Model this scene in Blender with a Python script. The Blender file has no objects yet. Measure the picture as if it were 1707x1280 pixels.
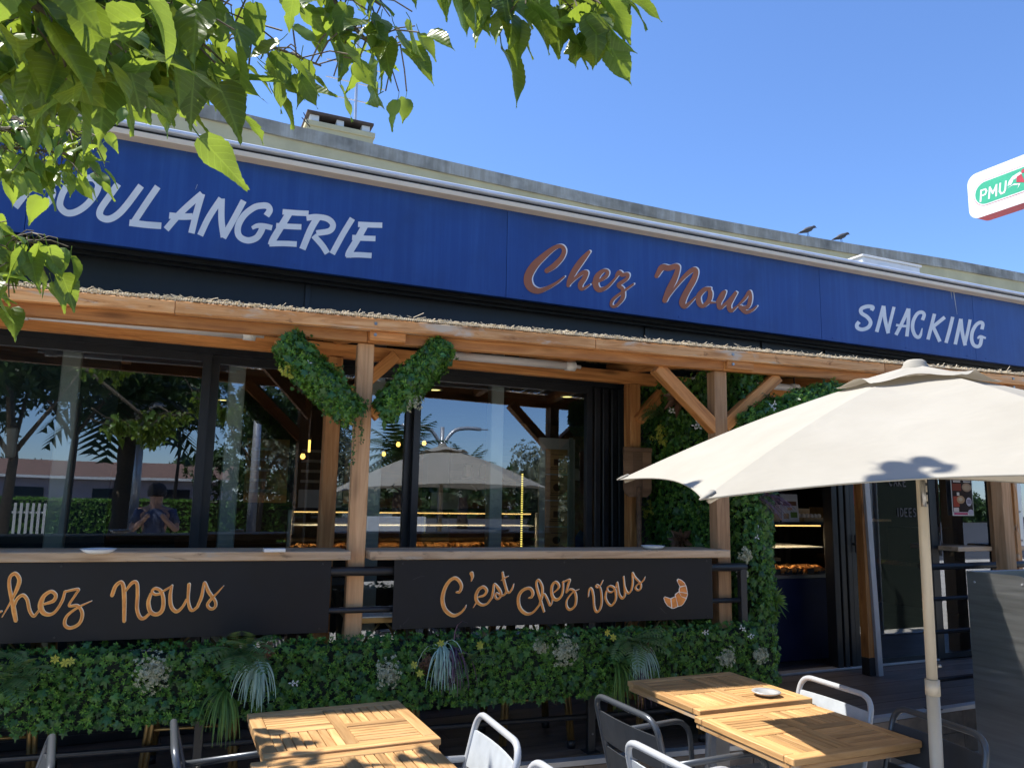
import bpy, bmesh, math, random
import numpy as np
from mathutils import Vector, Matrix, Euler, noise as mnoise
R = math.radians
random.seed(7); rng = np.random.default_rng(7)
SC = bpy.context.scene
COL = SC.collection

# ------------------------------------------------------------------ camera
CAM_Z = 1.65
FPX, PW, PH = 1282.0, 1707.0, 1280.0
yaw, pitch, roll = R(23.97), R(8.5), R(-1.05)
F_ = Vector((math.sin(yaw)*math.cos(pitch), math.cos(yaw)*math.cos(pitch), math.sin(pitch)))
r0 = Vector((math.cos(yaw), -math.sin(yaw), 0)); u0 = r0.cross(F_)
R_ = r0*math.cos(roll) - u0*math.sin(roll); U_ = R_.cross(F_)
CP = Vector((0, 0, CAM_Z))
cd = bpy.data.cameras.new('camera'); cam = bpy.data.objects.new('camera', cd); COL.objects.link(cam)
cd.sensor_fit = 'HORIZONTAL'; cd.sensor_width = 36; cd.lens = 36*FPX/PW
cd.clip_start = .05; cd.clip_end = 800
cam.matrix_world = Matrix(((R_.x, U_.x, -F_.x, CP.x), (R_.y, U_.y, -F_.y, CP.y), (R_.z, U_.z, -F_.z, CP.z), (0, 0, 0, 1)))
SC.camera = cam

# ------------------------------------------------------------------ sky, sun, exposure
SUN = Vector((-.49, .345, 1.0)).normalized()            # towards the sun: behind the cafe, to the left
sun_el = math.asin(SUN.z); sun_rot = math.atan2(SUN.x, SUN.y)
w = bpy.data.worlds.new('World'); SC.world = w; w.use_nodes = True
nt = w.node_tree; nt.nodes.clear()
sky = nt.nodes.new('ShaderNodeTexSky'); sky.sky_type = 'NISHITA'; sky.sun_disc = False
sky.sun_elevation = sun_el; sky.sun_rotation = sun_rot
sky.altitude = 50; sky.air_density = 1.0; sky.dust_density = .1; sky.ozone_density = 6.0
bgn = nt.nodes.new('ShaderNodeBackground'); bgn.inputs[1].default_value = .10
wo = nt.nodes.new('ShaderNodeOutputWorld')
tint = nt.nodes.new('ShaderNodeMixRGB'); tint.blend_type = 'MULTIPLY'; tint.inputs[0].default_value = 1; tint.inputs[2].default_value = (.82, .91, 1.07, 1)
nt.links.new(sky.outputs[0], tint.inputs[1]); nt.links.new(tint.outputs[0], bgn.inputs[0]); nt.links.new(bgn.outputs[0], wo.inputs[0])
sl = bpy.data.lights.new('sun', 'SUN'); sl.energy = 4.1; sl.angle = R(.53); sl.color = (1, .95, .86)
so = bpy.data.objects.new('sun', sl); COL.objects.link(so)
so.rotation_euler = SUN.to_track_quat('Z', 'Y').to_euler(); so.location = (0, 0, 30)
SC.view_settings.view_transform = 'Standard'; SC.view_settings.look = 'None'
SC.view_settings.gamma = 1; SC.view_settings.use_curve_mapping = False
SC.view_settings.exposure = 1.22
try:
    SC.cycles.max_bounces = 10; SC.cycles.transparent_max_bounces = 16; SC.cycles.glossy_bounces = 4
    SC.cycles.transmission_bounces = 8; SC.cycles.sample_clamp_indirect = 6
except Exception: pass

# ------------------------------------------------------------------ measuring helpers (photo pixel -> point on a real plane)
def ray(x, y): return F_ + R_*((x-PW/2)/FPX) - U_*((y-PH/2)/FPX)
def onY(x, y, Y): d = ray(x, y); return CP + d*(Y/d.y)
def onZ(x, y, Z): d = ray(x, y); return CP + d*((Z-CAM_Z)/d.z)
def onX(x, y, X): d = ray(x, y); return CP + d*(X/d.x)
def far(x, y, dist): return CP + ray(x, y).normalized()*dist
PD = Vector((1, -.1058, 0)).normalized()               # direction of the pergola front
PN = Vector((-.1058, -1, 0)).normalized()              # its outward normal
P0 = Vector((0, 4.065, 0))
def pf(X, off=0, z=0):                                 # point of the pergola front: X along it, off outwards
    q = P0 + PN*off; t = (X-q.x)/PD.x; v = q + PD*t; return Vector((v.x, v.y, z))
def onP(x, y, off=0):
    d = ray(x, y); q = P0 + PN*off; return CP + d*((q-CP).dot(PN)/d.dot(PN))

# ------------------------------------------------------------------ objects
WM = {}
def wm(o): return WM.get(o.name, Matrix.Identity(4))
def setp(o, parent):
    if parent is not None:
        o.parent = parent; o.matrix_parent_inverse = wm(parent).inverted()
def thing(name, label, cat, loc=(0, 0, 0), rz=0, group=None):
    o = bpy.data.objects.new(name, None); COL.objects.link(o); o.empty_display_size = .1
    o.location = loc; o.rotation_euler = (0, 0, rz)
    WM[o.name] = Matrix.Translation(Vector(loc)) @ Matrix.Rotation(rz, 4, 'Z')
    o['label'] = label; o['category'] = cat
    if group: o['group'] = group
    return o
def tag(o, label, cat, group=None):
    o['label'] = label; o['category'] = cat
    if group: o['group'] = group
    return o
def link(name, me, parent=None, M=None):
    o = bpy.data.objects.new(name, me); COL.objects.link(o)
    if M is not None: o.matrix_basis = M; WM[o.name] = M.copy()
    setp(o, parent); return o
def mesh(name, verts, faces, mat, parent=None, smooth=False, M=None, mids=None):
    me = bpy.data.meshes.new(name); me.from_pydata([tuple(v) for v in verts], [], faces)
    for m in (mat if isinstance(mat, (list, tuple)) else [mat]): me.materials.append(m)
    if mids is not None: me.polygons.foreach_set('material_index', mids)
    if smooth: me.polygons.foreach_set('use_smooth', [True]*len(me.polygons))
    me.update(); return link(name, me, parent, M)
def struct(o): o['kind'] = 'structure'; return o
def stuff(o): o['kind'] = 'stuff'; return o
def copy_tree(o, loc=None, rz=None, label=None, parent=None, group=None):
    c = o.copy(); COL.objects.link(c)
    if parent is not None: c.parent = parent
    if loc is not None: c.location = loc
    if rz is not None: c.rotation_euler = (0, 0, rz)
    if label: c['label'] = label
    if group: c['group'] = group
    for ch in list(o.children): copy_tree(ch, parent=c)
    return c

class MB:
    def __init__(s): s.v = []; s.f = []; s.m = []
    def add(s, vs, fs, mi=0):
        n = len(s.v); s.v += [Vector(v) for v in vs]; s.f += [tuple(i+n for i in f) for f in fs]; s.m += [mi]*len(fs)
    def box(s, a, b, mi=0):
        x0, y0, z0 = a; x1, y1, z1 = b
        vs = [(x0, y0, z0), (x1, y0, z0), (x1, y1, z0), (x0, y1, z0), (x0, y0, z1), (x1, y0, z1), (x1, y1, z1), (x0, y1, z1)]
        s.add(vs, [(0, 3, 2, 1), (4, 5, 6, 7), (0, 1, 5, 4), (1, 2, 6, 5), (2, 3, 7, 6), (3, 0, 4, 7)], mi)
    def tube(s, pts, r, seg=8, caps=True, mi=0, flat=1.0):
        pts = [Vector(p) for p in pts]; n = len(pts)
        rs = r if isinstance(r, (list, tuple)) else [r]*n
        d = (pts[1]-pts[0]).normalized()
        up = Vector((0, 0, 1)) if abs(d.z) < .9 else Vector((1, 0, 0))
        a = d.cross(up).normalized(); vs = []
        for i, p in enumerate(pts):
            t = (pts[min(i+1, n-1)]-pts[max(i-1, 0)]).normalized()
            a = (a - t*a.dot(t)).normalized(); b = t.cross(a)
            for k in range(seg):
                an = 2*math.pi*k/seg
                vs.append(p + (a*math.cos(an) + b*math.sin(an)*flat)*rs[i])
        fs = []
        for i in range(n-1):
            for k in range(seg):
                k2 = (k+1) % seg
                fs.append((i*seg+k, i*seg+k2, (i+1)*seg+k2, (i+1)*seg+k))
        if caps:
            fs.append(tuple(range(seg))[::-1]); fs.append(tuple((n-1)*seg+k for k in range(seg)))
        s.add(vs, fs, mi)
    def lathe(s, prof, c=(0, 0, 0), seg=20, mi=0):
        vs = []; fs = []; c = Vector(c)
        for (r, z) in prof:
            for k in range(seg):
                an = 2*math.pi*k/seg; vs.append(c+Vector((r*math.cos(an), r*math.sin(an), z)))
        for i in range(len(prof)-1):
            for k in range(seg):
                k2 = (k+1) % seg; fs.append((i*seg+k, i*seg+k2, (i+1)*seg+k2, (i+1)*seg+k))
        s.add(vs, fs, mi)
    def prism(s, poly, z0, z1, mi=0):                   # poly in xy
        n = len(poly); vs = [(x, y, z0) for x, y in poly]+[(x, y, z1) for x, y in poly]
        fs = [tuple(range(n))[::-1], tuple(range(n, 2*n))]+[(i, (i+1) % n, n+(i+1) % n, n+i) for i in range(n)]
        s.add(vs, fs, mi)
    def build(s, name, mat, parent=None, smooth=False, M=None):
        return mesh(name, s.v, s.f, mat, parent, smooth, M, s.m if isinstance(mat, (list, tuple)) else None)

_bc = {}
def bevel_mesh(dx, dy, dz, bev, mat):
    key = (round(dx, 4), round(dy, 4), round(dz, 4), bev, mat.name)
    if key in _bc: return _bc[key]
    bm = bmesh.new(); bmesh.ops.create_cube(bm, size=1)
    for v in bm.verts: v.co = Vector((v.co.x*dx, v.co.y*dy, v.co.z*dz))
    if bev: bmesh.ops.bevel(bm, geom=list(bm.edges), offset=bev, segments=1, affect='EDGES', profile=.5)
    me = bpy.data.meshes.new('box'); bm.to_mesh(me); bm.free(); me.materials.append(mat); _bc[key] = me; return me
def bar(name, p0, p1, wd, h, mat, parent=None, bev=.003, up=(0, 0, 1), ext=0):
    """square timber from p0 to p1 (local x runs along it)"""
    p0 = Vector(p0); p1 = Vector(p1); L = (p1-p0).length; x = (p1-p0).normalized()
    up = Vector(up)
    if abs(x.dot(up)) > .95: up = Vector((0, 1, 0)) if abs(x.y) < .9 else Vector((1, 0, 0))
    y = up.cross(x).normalized(); z = x.cross(y); c = (p0+p1)/2
    M = Matrix(((x.x, y.x, z.x, c.x), (x.y, y.y, z.y, c.y), (x.z, y.z, z.z, c.z), (0, 0, 0, 1)))
    return link(name, bevel_mesh(L+ext, wd, h, bev, mat), parent, M)
def blk(name, a, b, mat, parent=None, bev=.002):
    a = Vector(a); b = Vector(b); d = b-a
    return link(name, bevel_mesh(abs(d.x), abs(d.y), abs(d.z), bev, mat), parent, Matrix.Translation((a+b)/2))
def fillet(pts, r, n=5):
    pts = [Vector(p) for p in pts]; out = [pts[0]]
    for i in range(1, len(pts)-1):
        p = pts[i]; a = pts[i-1]-p; b = pts[i+1]-p
        rr = min(r, a.length*.49, b.length*.49); A = p+a.normalized()*rr; B = p+b.normalized()*rr
        for k in range(n+1):
            t = k/n; out.append(A*(1-t)**2 + p*2*t*(1-t) + B*t*t)
    out.append(pts[-1]); return out
def catmull(pts, n=8):
    P = [np.array(p, float) for p in pts]
    P = [2*P[0]-P[1]]+P+[2*P[-1]-P[-2]]; out = []
    for i in range(1, len(P)-2):
        for k in range(n):
            t = k/n; a, b, c, d = P[i-1], P[i], P[i+1], P[i+2]
            out.append(.5*((2*b)+(-a+c)*t+(2*a-5*b+4*c-d)*t*t+(-a+3*b-3*c+d)*t**3))
    out.append(P[-2]); return out

# ------------------------------------------------------------------ materials
def newmat(name):
    m = bpy.data.materials.new(name); m.use_nodes = True; nt = m.node_tree
    return m, nt, nt.nodes['Principled BSDF'], nt.nodes['Material Output']
def N(nt, t, **kw):
    n = nt.nodes.new(t)
    for k, v in kw.items(): setattr(n, k, v)
    return n
def ramp(nt, fac, stops):
    r = N(nt, 'ShaderNodeValToRGB'); e = r.color_ramp.elements
    while len(e) < len(stops): e.new(.5)
    for i, (p, c) in enumerate(stops): e[i].position = p; e[i].color = (*c, 1) if len(c) == 3 else c
    nt.links.new(fac, r.inputs[0]); return r.outputs[0]
def coords(nt, scale=(1, 1, 1), rand=False, kind='Object'):
    tc = N(nt, 'ShaderNodeTexCoord'); mp = N(nt, 'ShaderNodeMapping'); mp.inputs['Scale'].default_value = scale
    nt.links.new(tc.outputs[kind], mp.inputs[0])
    if rand:
        oi = N(nt, 'ShaderNodeObjectInfo'); mm = N(nt, 'ShaderNodeMath', operation='MULTIPLY'); mm.inputs[1].default_value = 37
        nt.links.new(oi.outputs['Random'], mm.inputs[0]); nt.links.new(mm.outputs[0], mp.inputs['Location'])
    return mp.outputs[0]
def noisen(nt, vec, scale, detail=4, rough=.55, dist=0):
    n = N(nt, 'ShaderNodeTexNoise'); n.inputs['Scale'].default_value = scale; n.inputs['Detail'].default_value = detail
    n.inputs['Roughness'].default_value = rough; n.inputs['Distortion'].default_value = dist
    nt.links.new(vec, n.inputs['Vector']); return n.outputs['Fac']
def bumpn(nt, b, h, strength=.3, dist=.01):
    n = N(nt, 'ShaderNodeBump'); n.inputs['Strength'].default_value = strength; n.inputs['Distance'].default_value = dist
    nt.links.new(h, n.inputs['Height']); nt.links.new(n.outputs[0], b.inputs['Normal'])
def mixc(nt, fac, a, b, mode='MIX'):
    m = N(nt, 'ShaderNodeMixRGB', blend_type=mode)
    for i, v in ((0, fac), (1, a), (2, b)):
        if hasattr(v, 'node'): nt.links.new(v, m.inputs[i])
        else: m.inputs[i].default_value = v if i == 0 else (*v, 1)
    return m.outputs[0]
def mul(c, k): return tuple(min(1, x*k) for x in c)
def plain(name, col, rough=.5, metal=0, var=.18, scale=9, bump=.0, spec=.5, rvar=.12, stretch=(1, 1, 1), rand=True):
    m, nt, b, o = newmat(name); v = coords(nt, stretch, rand)
    f = noisen(nt, v, scale, 5)
    nt.links.new(ramp(nt, f, [(.28, mul(col, 1-var)), (.72, mul(col, 1+var))]), b.inputs['Base Color'])
    rr = N(nt, 'ShaderNodeMapRange'); rr.inputs[3].default_value = max(.02, rough-rvar); rr.inputs[4].default_value = min(1, rough+rvar)
    nt.links.new(f, rr.inputs[0]); nt.links.new(rr.outputs[0], b.inputs['Roughness'])
    b.inputs['Metallic'].default_value = metal; b.inputs['Specular IOR Level'].default_value = spec
    if bump: bumpn(nt, b, noisen(nt, v, scale*6, 3), bump, .004)
    return m
def wood(name, cols, rough=.55, gs=(1.6, 22, 22), knots=.0, weather=None, tint=.22, bump=.25, spec=.35):
    m, nt, b, o = newmat(name)
    v = coords(nt, gs, True); v2 = coords(nt, (1.1, 5, 5), True)
    f = noisen(nt, v, 1.0, 6, .62, 1.4)
    c = ramp(nt, f, [(.28, cols[0]), (.5, cols[1]), (.74, cols[2])])
    f2 = noisen(nt, v2, 1.2, 3, .5, .6)
    c = mixc(nt, .55, c, ramp(nt, f2, [(.3, (.62, .6, .58)), (.7, (1.25, 1.22, 1.2))]), 'MULTIPLY')
    oi = N(nt, 'ShaderNodeObjectInfo')
    c = mixc(nt, 1, c, ramp(nt, oi.outputs['Random'], [(0, (1-tint,)*3), (1, (1+tint, 1+tint*.9, 1+tint*.8))]), 'MULTIPLY')
    if weather:
        v3 = coords(nt, (2.2, 7, 7), True); f3 = noisen(nt, v3, 1.3, 5, .6, .8)
        k = ramp(nt, f3, [(.55, (0, 0, 0)), (.66, (.9, .9, .9))]); c = mixc(nt, k, c, weather)
        v5 = coords(nt, (3.2, 9, 9), True); f5 = noisen(nt, v5, 1.7, 5, .65, 1.2)
        c = mixc(nt, ramp(nt, f5, [(.6, (0, 0, 0)), (.7, (.8, .8, .8))]), c, mul(cols[0], .55))
    if knots:
        v4 = coords(nt, (2.0, 9, 9), True); vo = N(nt, 'ShaderNodeTexVoronoi'); vo.inputs['Scale'].default_value = 1.0
        nt.links.new(v4, vo.inputs['Vector'])
        k = ramp(nt, vo.outputs['Distance'], [(.06, (knots,)*3), (.2, (0, 0, 0))]); c = mixc(nt, k, c, mul(cols[0], .35))
    nt.links.new(c, b.inputs['Base Color']); b.inputs['Roughness'].default_value = rough; b.inputs['Specular IOR Level'].default_value = spec
    bumpn(nt, b, f, bump, .003); return m
def emit(name, col, s):
    m, nt, b, o = newmat(name); b.inputs['Base Color'].default_value = (*col, 1)
    b.inputs['Emission Color'].default_value = (*col, 1); b.inputs['Emission Strength'].default_value = s; return m
def leafmat(name, cols, trans, tfac=.35, rough=.4, vein=False, rand_island=True, spec=.4):
    m, nt, b, o = newmat(name)
    src = N(nt, 'ShaderNodeNewGeometry').outputs['Random Per Island'] if rand_island else N(nt, 'ShaderNodeObjectInfo').outputs['Random']
    c = ramp(nt, src, [(i/(len(cols)-1), k) for i, k in enumerate(cols)])
    v = coords(nt, (1, 1, 1), not rand_island); c = mixc(nt, .5, c, ramp(nt, noisen(nt, v, 38, 3), [(.3, (.7,)*3), (.7, (1.2,)*3)]), 'MULTIPLY')
    tr = N(nt, 'ShaderNodeBsdfTranslucent'); tcol = mixc(nt, .5, trans, c, 'MIX')
    if vein:
        uv = N(nt, 'ShaderNodeUVMap'); sp = N(nt, 'ShaderNodeSeparateXYZ'); nt.links.new(uv.outputs[0], sp.inputs[0])
        ab = N(nt, 'ShaderNodeMath', operation='ABSOLUTE'); nt.links.new(sp.outputs[0], ab.inputs[0])
        k = N(nt, 'ShaderNodeMath', operation='MULTIPLY_ADD'); k.inputs[1].default_value = -.75
        nt.links.new(ab.outputs[0], k.inputs[0]); nt.links.new(sp.outputs[1], k.inputs[2])
        s = N(nt, 'ShaderNodeMath', operation='MULTIPLY'); s.inputs[1].default_value = 7.5; nt.links.new(k.outputs[0], s.inputs[0])
        fr = N(nt, 'ShaderNodeMath', operation='PINGPONG'); fr.inputs[1].default_value = .5; nt.links.new(s.outputs[0], fr.inputs[0])
        va = ramp(nt, fr.outputs[0], [(.0, (1, 1, 1)), (.09, (0, 0, 0))])
        vb = ramp(nt, ab.outputs[0], [(.008, (1, 1, 1)), (.022, (0, 0, 0))])
        vv = mixc(nt, 1, va, vb, 'LIGHTEN'); c = mixc(nt, mixc(nt, 1, vv, (.55,)*3, 'MULTIPLY'), c, mul(cols[-1], 1.9))
        tcol = mixc(nt, mixc(nt, 1, vv, (.5,)*3, 'MULTIPLY'), tcol, mul(trans, .75)); bumpn(nt, b, fr.outputs[0], .25, .004)
    nt.links.new(c, b.inputs['Base Color']); b.inputs['Roughness'].default_value = rough; b.inputs['Specular IOR Level'].default_value = spec
    nt.links.new(tcol, tr.inputs[0]); mx = N(nt, 'ShaderNodeMixShader'); mx.inputs[0].default_value = tfac
    nt.links.new(b.outputs[0], mx.inputs[1]); nt.links.new(tr.outputs[0], mx.inputs[2]); nt.links.new(mx.outputs[0], o.inputs[0]); return m

M_ = {}
M_['pergola'] = wood('pergola_wood', [(.30, .115, .034), (.52, .225, .068), (.68, .35, .13)], .55, knots=.7)
M_['post'] = wood('post_wood', [(.32, .18, .085), (.50, .29, .145), (.62, .40, .22)], .6, knots=.45)
M_['board'] = wood('board_wood', [(.36, .14, .045), (.62, .32, .13), (.74, .48, .26)], .65, knots=.6, weather=(.55, .48, .39))
M_['darkwood'] = wood('dark_wood', [(.07, .03, .015), (.13, .055, .025), (.19, .085, .04)], .6)
M_['counter'] = wood('counter_wood', [(.28, .19, .115), (.46, .33, .21), (.58, .45, .31)], .6, weather=(.40, .34, .27))
M_['teak'] = wood('teak_wood', [(.32, .175, .070), (.50, .295, .125), (.60, .385, .185)], .5, gs=(3, 34, 34), tint=.24)
M_['teakworn'] = wood('teak_edge', [(.28, .14, .06), (.42, .25, .11), (.52, .34, .18)], .6, gs=(3, 30, 30), weather=(.45, .37, .28))
M_['deck'] = wood('deck_wood', [(.075, .063, .055), (.12, .10, .09), (.16, .14, .125)], .5, gs=(1.5, 26, 26), tint=.25)
M_['peel'] = wood('peel_wood', [(.12, .065, .035), (.19, .11, .06), (.25, .15, .09)], .6)
M_['crate'] = wood('crate_wood', [(.50, .27, .11), (.68, .40, .17), (.76, .48, .23)], .6)
M_['black'] = plain('black_metal', (.014, .015, .018), .42, 0, .25, 30, .05)
M_['frame'] = plain('anthracite_frame', (.012, .014, .018), .38, 0, .2, 12)
M_['soffit'] = plain('dark_fascia', (.016, .02, .026), .45, 0, .3, 3, stretch=(1, 1, .3))
M_['chalk'] = plain('black_panel', (.0095, .010, .012), .52, 0, .3, 5, .06, rvar=.16, spec=.3)
M_['cream'] = plain('cream_strip', (.72, .62, .48), .5, 0, .06, 6)
M_['gutter'] = plain('sky_tinted_metal', (.62, .68, .80), .35, .1, .10, 5)  # pale blue carries the sky's reflection as plain colour
M_['stucco'] = plain('cream_stucco', (.52, .47, .29), .9, 0, .12, 3, .3)
M_['white'] = plain('white_paint', (.72, .72, .70), .4, 0, .08, 8)
M_['plastic'] = plain('white_plastic', (.62, .60, .60), .35, 0, .06, 8)
M_['letter'] = plain('letter_grey', (.74, .76, .78), .55, 0, .07, 6)
M_['brown'] = plain('letter_brown', (.36, .115, .048), .55, 0, .1, 8)
M_['lwhite'] = plain('letter_white', (.85, .85, .85), .5, 0, .05, 8)
M_['orange'] = plain('paint_orange', (.88, .27, .045), .5, 0, .35, 22)
M_['ochre'] = plain('paint_ochre', (.95, .43, .12), .5, 0, .3, 22)
M_['pwhite'] = plain('paint_white', (.95, .88, .82), .5, 0, .12, 30)
M_['concrete'] = plain('concrete', (.33, .33, .31), .9, 0, .2, 5, .3)
M_['ground'] = plain('pavement', (.50, .45, .375), .9, 0, .25, 1.4, .2, rand=False)
M_['stone'] = plain('riser_stone', (.26, .19, .13), .8, 0, .35, 9, .3)
M_['chair'] = plain('chair_metal', (.42, .44, .47), .32, .15, .05, 6, spec=.5, rvar=.05)
M_['shadedchair'] = plain('chair_metal_shaded', (.085, .095, .11), .30, .45, .04, 6, rvar=.04)  # darker copy of the chair metal, shade put into the colour
M_['shadedslat'] = plain('chair_slat_shaded', (.045, .05, .058), .42, .2, .10, 15)  # slat colour darkened for the chairs standing in shade
M_['chairslat'] = plain('chair_slat', (.42, .45, .48), .45, .05, .10, 15)
M_['steel'] = plain('stainless', (.36, .36, .35), .34, .85, .16, 4, stretch=(1, .6, 9), rvar=.14)
M_['alu'] = plain('alu', (.55, .55, .55), .34, .5, .08, 9)
M_['leggrey'] = plain('grey_leg', (.42, .42, .43), .45, .2, .08, 9)
M_['column'] = plain('column_grey', (.50, .55, .52), .4, .2, .07, 6)
M_['polecream'] = plain('pole_cream', (.52, .46, .36), .4, .1, .08, 9)
M_['navy'] = plain('navy_panel', (.006, .012, .045), .45, 0, .2, 6)
M_['teal'] = plain('teal_wall', (.012, .035, .05), .6, 0, .2, 3)
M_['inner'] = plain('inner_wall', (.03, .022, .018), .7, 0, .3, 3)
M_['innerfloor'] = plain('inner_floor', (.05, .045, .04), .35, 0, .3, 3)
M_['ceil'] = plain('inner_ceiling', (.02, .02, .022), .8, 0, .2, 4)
M_['gold'] = plain('gold_leg', (.26, .18, .075), .35, .75, .15, 12)
M_['paper'] = plain('kraft_paper', (.42, .27, .13), .8, 0, .25, 12, .3)
M_['bread'] = plain('bread_crust', (.50, .22, .06), .7, 0, .4, 25, .4)
M_['eggs'] = plain('eggshell', (.7, .6, .52), .6, 0, .05, 9)
M_['porcelain'] = plain('porcelain', (.72, .72, .70), .2, 0, .04, 9)
M_['red'] = plain('red_card', (.55, .05, .07), .6, 0, .05, 6)
M_['bluecloth'] = plain('blue_cloth', (.03, .10, .42), .7, 0, .2, 9)
M_['feather'] = plain('feather', (.05, .052, .06), .7, 0, .4, 60)
M_['led'] = emit('led_strip', (1, .62, .22), .9)
M_['leddot'] = emit('led_dots', (1, .78, .16), 1.0)
M_['bulb'] = emit('bulb_glow', (1, .58, .12), 1.6)
M_['spot'] = emit('spot_glow', (1, .80, .26), 1.6)
M_['rope'] = plain('rope', (.03, .025, .02), .8)
def streaky(name, base, light, dark, rough, sx=9, sz=.8, amt=.5, bump=0):
    m, nt, b, o = newmat(name)
    v = coords(nt, (sx, sx, sz), False); f = noisen(nt, v, 1.6, 5, .6)
    v2 = coords(nt, (1, 1, 1), False); f2 = noisen(nt, v2, 2.2, 4, .6)
    c = mixc(nt, ramp(nt, f, [(.42, (0, 0, 0)), (.75, (amt,)*3)]), base, light)
    c = mixc(nt, ramp(nt, f2, [(.45, (0, 0, 0)), (.75, (amt,)*3)]), c, dark)
    nt.links.new(c, b.inputs['Base Color']); b.inputs['Roughness'].default_value = rough
    if bump: bumpn(nt, b, f, bump, .004)
    return m
M_['sign'] = streaky('sign_blue', (.010, .056, .255), (.024, .09, .32), (.010, .044, .19), .5, 16, .7, .75)
M_['coping'] = streaky('coping_concrete', (.31, .295, .25), (.50, .50, .46), (.10, .095, .08), .9, 7, 1.0, .85, .3)

def canopymat():
    m, nt, b, o = newmat('canopy_fabric'); v = coords(nt, (1, 1, 1), False)
    f = noisen(nt, v, 3, 4); c = ramp(nt, f, [(.3, (.355, .335, .29)), (.7, (.40, .38, .335))])
    nt.links.new(c, b.inputs['Base Color']); b.inputs['Roughness'].default_value = .9; b.inputs['Specular IOR Level'].default_value = .1
    wv = noisen(nt, coords(nt, (1, 1, 1), False), 420, 2); 
    f3 = noisen(nt, coords(nt, (2.2, 2.2, 5), False), 2.0, 3, .5, .5)
    bumpn(nt, b, f3, .3, .03)
    tr = N(nt, 'ShaderNodeBsdfTranslucent'); tr.inputs[0].default_value = (.50, .42, .30, 1)
    mx = N(nt, 'ShaderNodeMixShader'); mx.inputs[0].default_value = .16
    nt.links.new(b.outputs[0], mx.inputs[1]); nt.links.new(tr.outputs[0], mx.inputs[2]); nt.links.new(mx.outputs[0], o.inputs[0]); return m
M_['canopy'] = canopymat()
def glassmat():
    m, nt, b, o = newmat('window_glass'); nt.nodes.remove(b)
    t = N(nt, 'ShaderNodeBsdfTransparent'); t.inputs[0].default_value = (.80, .84, .83, 1)
    g = N(nt, 'ShaderNodeBsdfGlossy'); g.inputs['Roughness'].default_value = .0; g.inputs[0].default_value = (.80, .88, 1, 1)
    nz = noisen(nt, coords(nt, (1, 1, .6), False), 1.1, 1)
    bp = N(nt, 'ShaderNodeBump'); bp.inputs['Strength'].default_value = .02; bp.inputs['Distance'].default_value = .05
    nt.links.new(nz, bp.inputs['Height']); nt.links.new(bp.outputs[0], g.inputs['Normal'])
    fr = N(nt, 'ShaderNodeFresnel'); fr.inputs[0].default_value = 1.5
    ma = N(nt, 'ShaderNodeMath', operation='MULTIPLY_ADD', use_clamp=True); ma.inputs[1].default_value = 3.0; ma.inputs[2].default_value = .10
    nt.links.new(fr.outputs[0], ma.inputs[0]); mx = N(nt, 'ShaderNodeMixShader'); nt.links.new(ma.outputs[0], mx.inputs[0])
    nt.links.new(t.outputs[0], mx.inputs[1]); nt.links.new(g.outputs[0], mx.inputs[2]); nt.links.new(mx.outputs[0], o.inputs[0]); return m
M_['glass'] = glassmat()
M_['straw'] = leafmat('straw', [(.58, .48, .32), (.72, .63, .47), (.64, .55, .40)], (.7, .6, .4), .15, .8)
M_['reed'] = leafmat('reed_mat', [(.16, .12, .07), (.26, .2, .12), (.34, .27, .17)], (.5, .38, .2), .3, .8)
M_['treeleaf'] = leafmat('tree_leaf', [(.040, .090, .016), (.065, .13, .022), (.10, .18, .032)], (.46, .58, .05), .48, .36, True, False, .45)
M_['treeleafs'] = leafmat('tree_leaf_small', [(.040, .090, .016), (.065, .13, .022), (.10, .18, .032)], (.46, .58, .05), .48, .36, True, True, .45)
M_['ivy'] = leafmat('ivy_leaf', [(.019, .070, .018), (.034, .11, .022), (.070, .175, .028), (.024, .078, .032)], (.12, .25, .04), .18, .42, False, True, .4)
M_['ivyp'] = leafmat('ivy_leaf_part', [(.026, .09, .028), (.040, .13, .030), (.080, .20, .035), (.030, .095, .046)], (.12, .25, .04), .18, .40, False, False, .4)
M_['sprig'] = leafmat('sprig_leaf', [(.040, .13, .016), (.10, .24, .026), (.17, .34, .04), (.035, .105, .022)], (.25, .42, .05), .22, .45)
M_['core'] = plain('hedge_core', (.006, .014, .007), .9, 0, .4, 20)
M_['fern'] = leafmat('fern_leaf', [(.075, .16, .045), (.12, .21, .065), (.17, .21, .085)], (.2, .32, .06), .25, .55)
M_['mint'] = leafmat('mint_blade', [(.34, .50, .40), (.46, .60, .50), (.26, .42, .32)], (.4, .55, .4), .15, .5)
M_['blade'] = leafmat('green_blade', [(.05, .12, .03), (.11, .22, .04), (.20, .30, .06)], (.3, .45, .08), .2, .5)
M_['purple'] = leafmat('purple_blade', [(.035, .012, .03), (.07, .03, .06), (.16, .10, .14)], (.2, .1, .2), .1, .5)
M_['creamflower'] = leafmat('cream_flower', [(.42, .43, .30), (.60, .58, .42), (.22, .28, .14)], (.5, .5, .35), .2, .6)
M_['whiteflower'] = leafmat('white_flower', [(.66, .66, .64), (.74, .73, .70)], (.6, .6, .5), .2, .6)
M_['yellowflower'] = leafmat('yellow_flower', [(.42, .46, .06), (.55, .50, .07), (.30, .40, .06)], (.5, .55, .1), .2, .6)
M_['rosette'] = leafmat('brown_rosette', [(.13, .06, .035), (.20, .10, .05), (.09, .05, .03)], (.3, .15, .06), .1, .5)
M_['envleaf'] = leafmat('distant_leaf', [(.020, .045, .012), (.035, .075, .018), (.055, .10, .025)], (.15, .25, .04), .25, .5)
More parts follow.
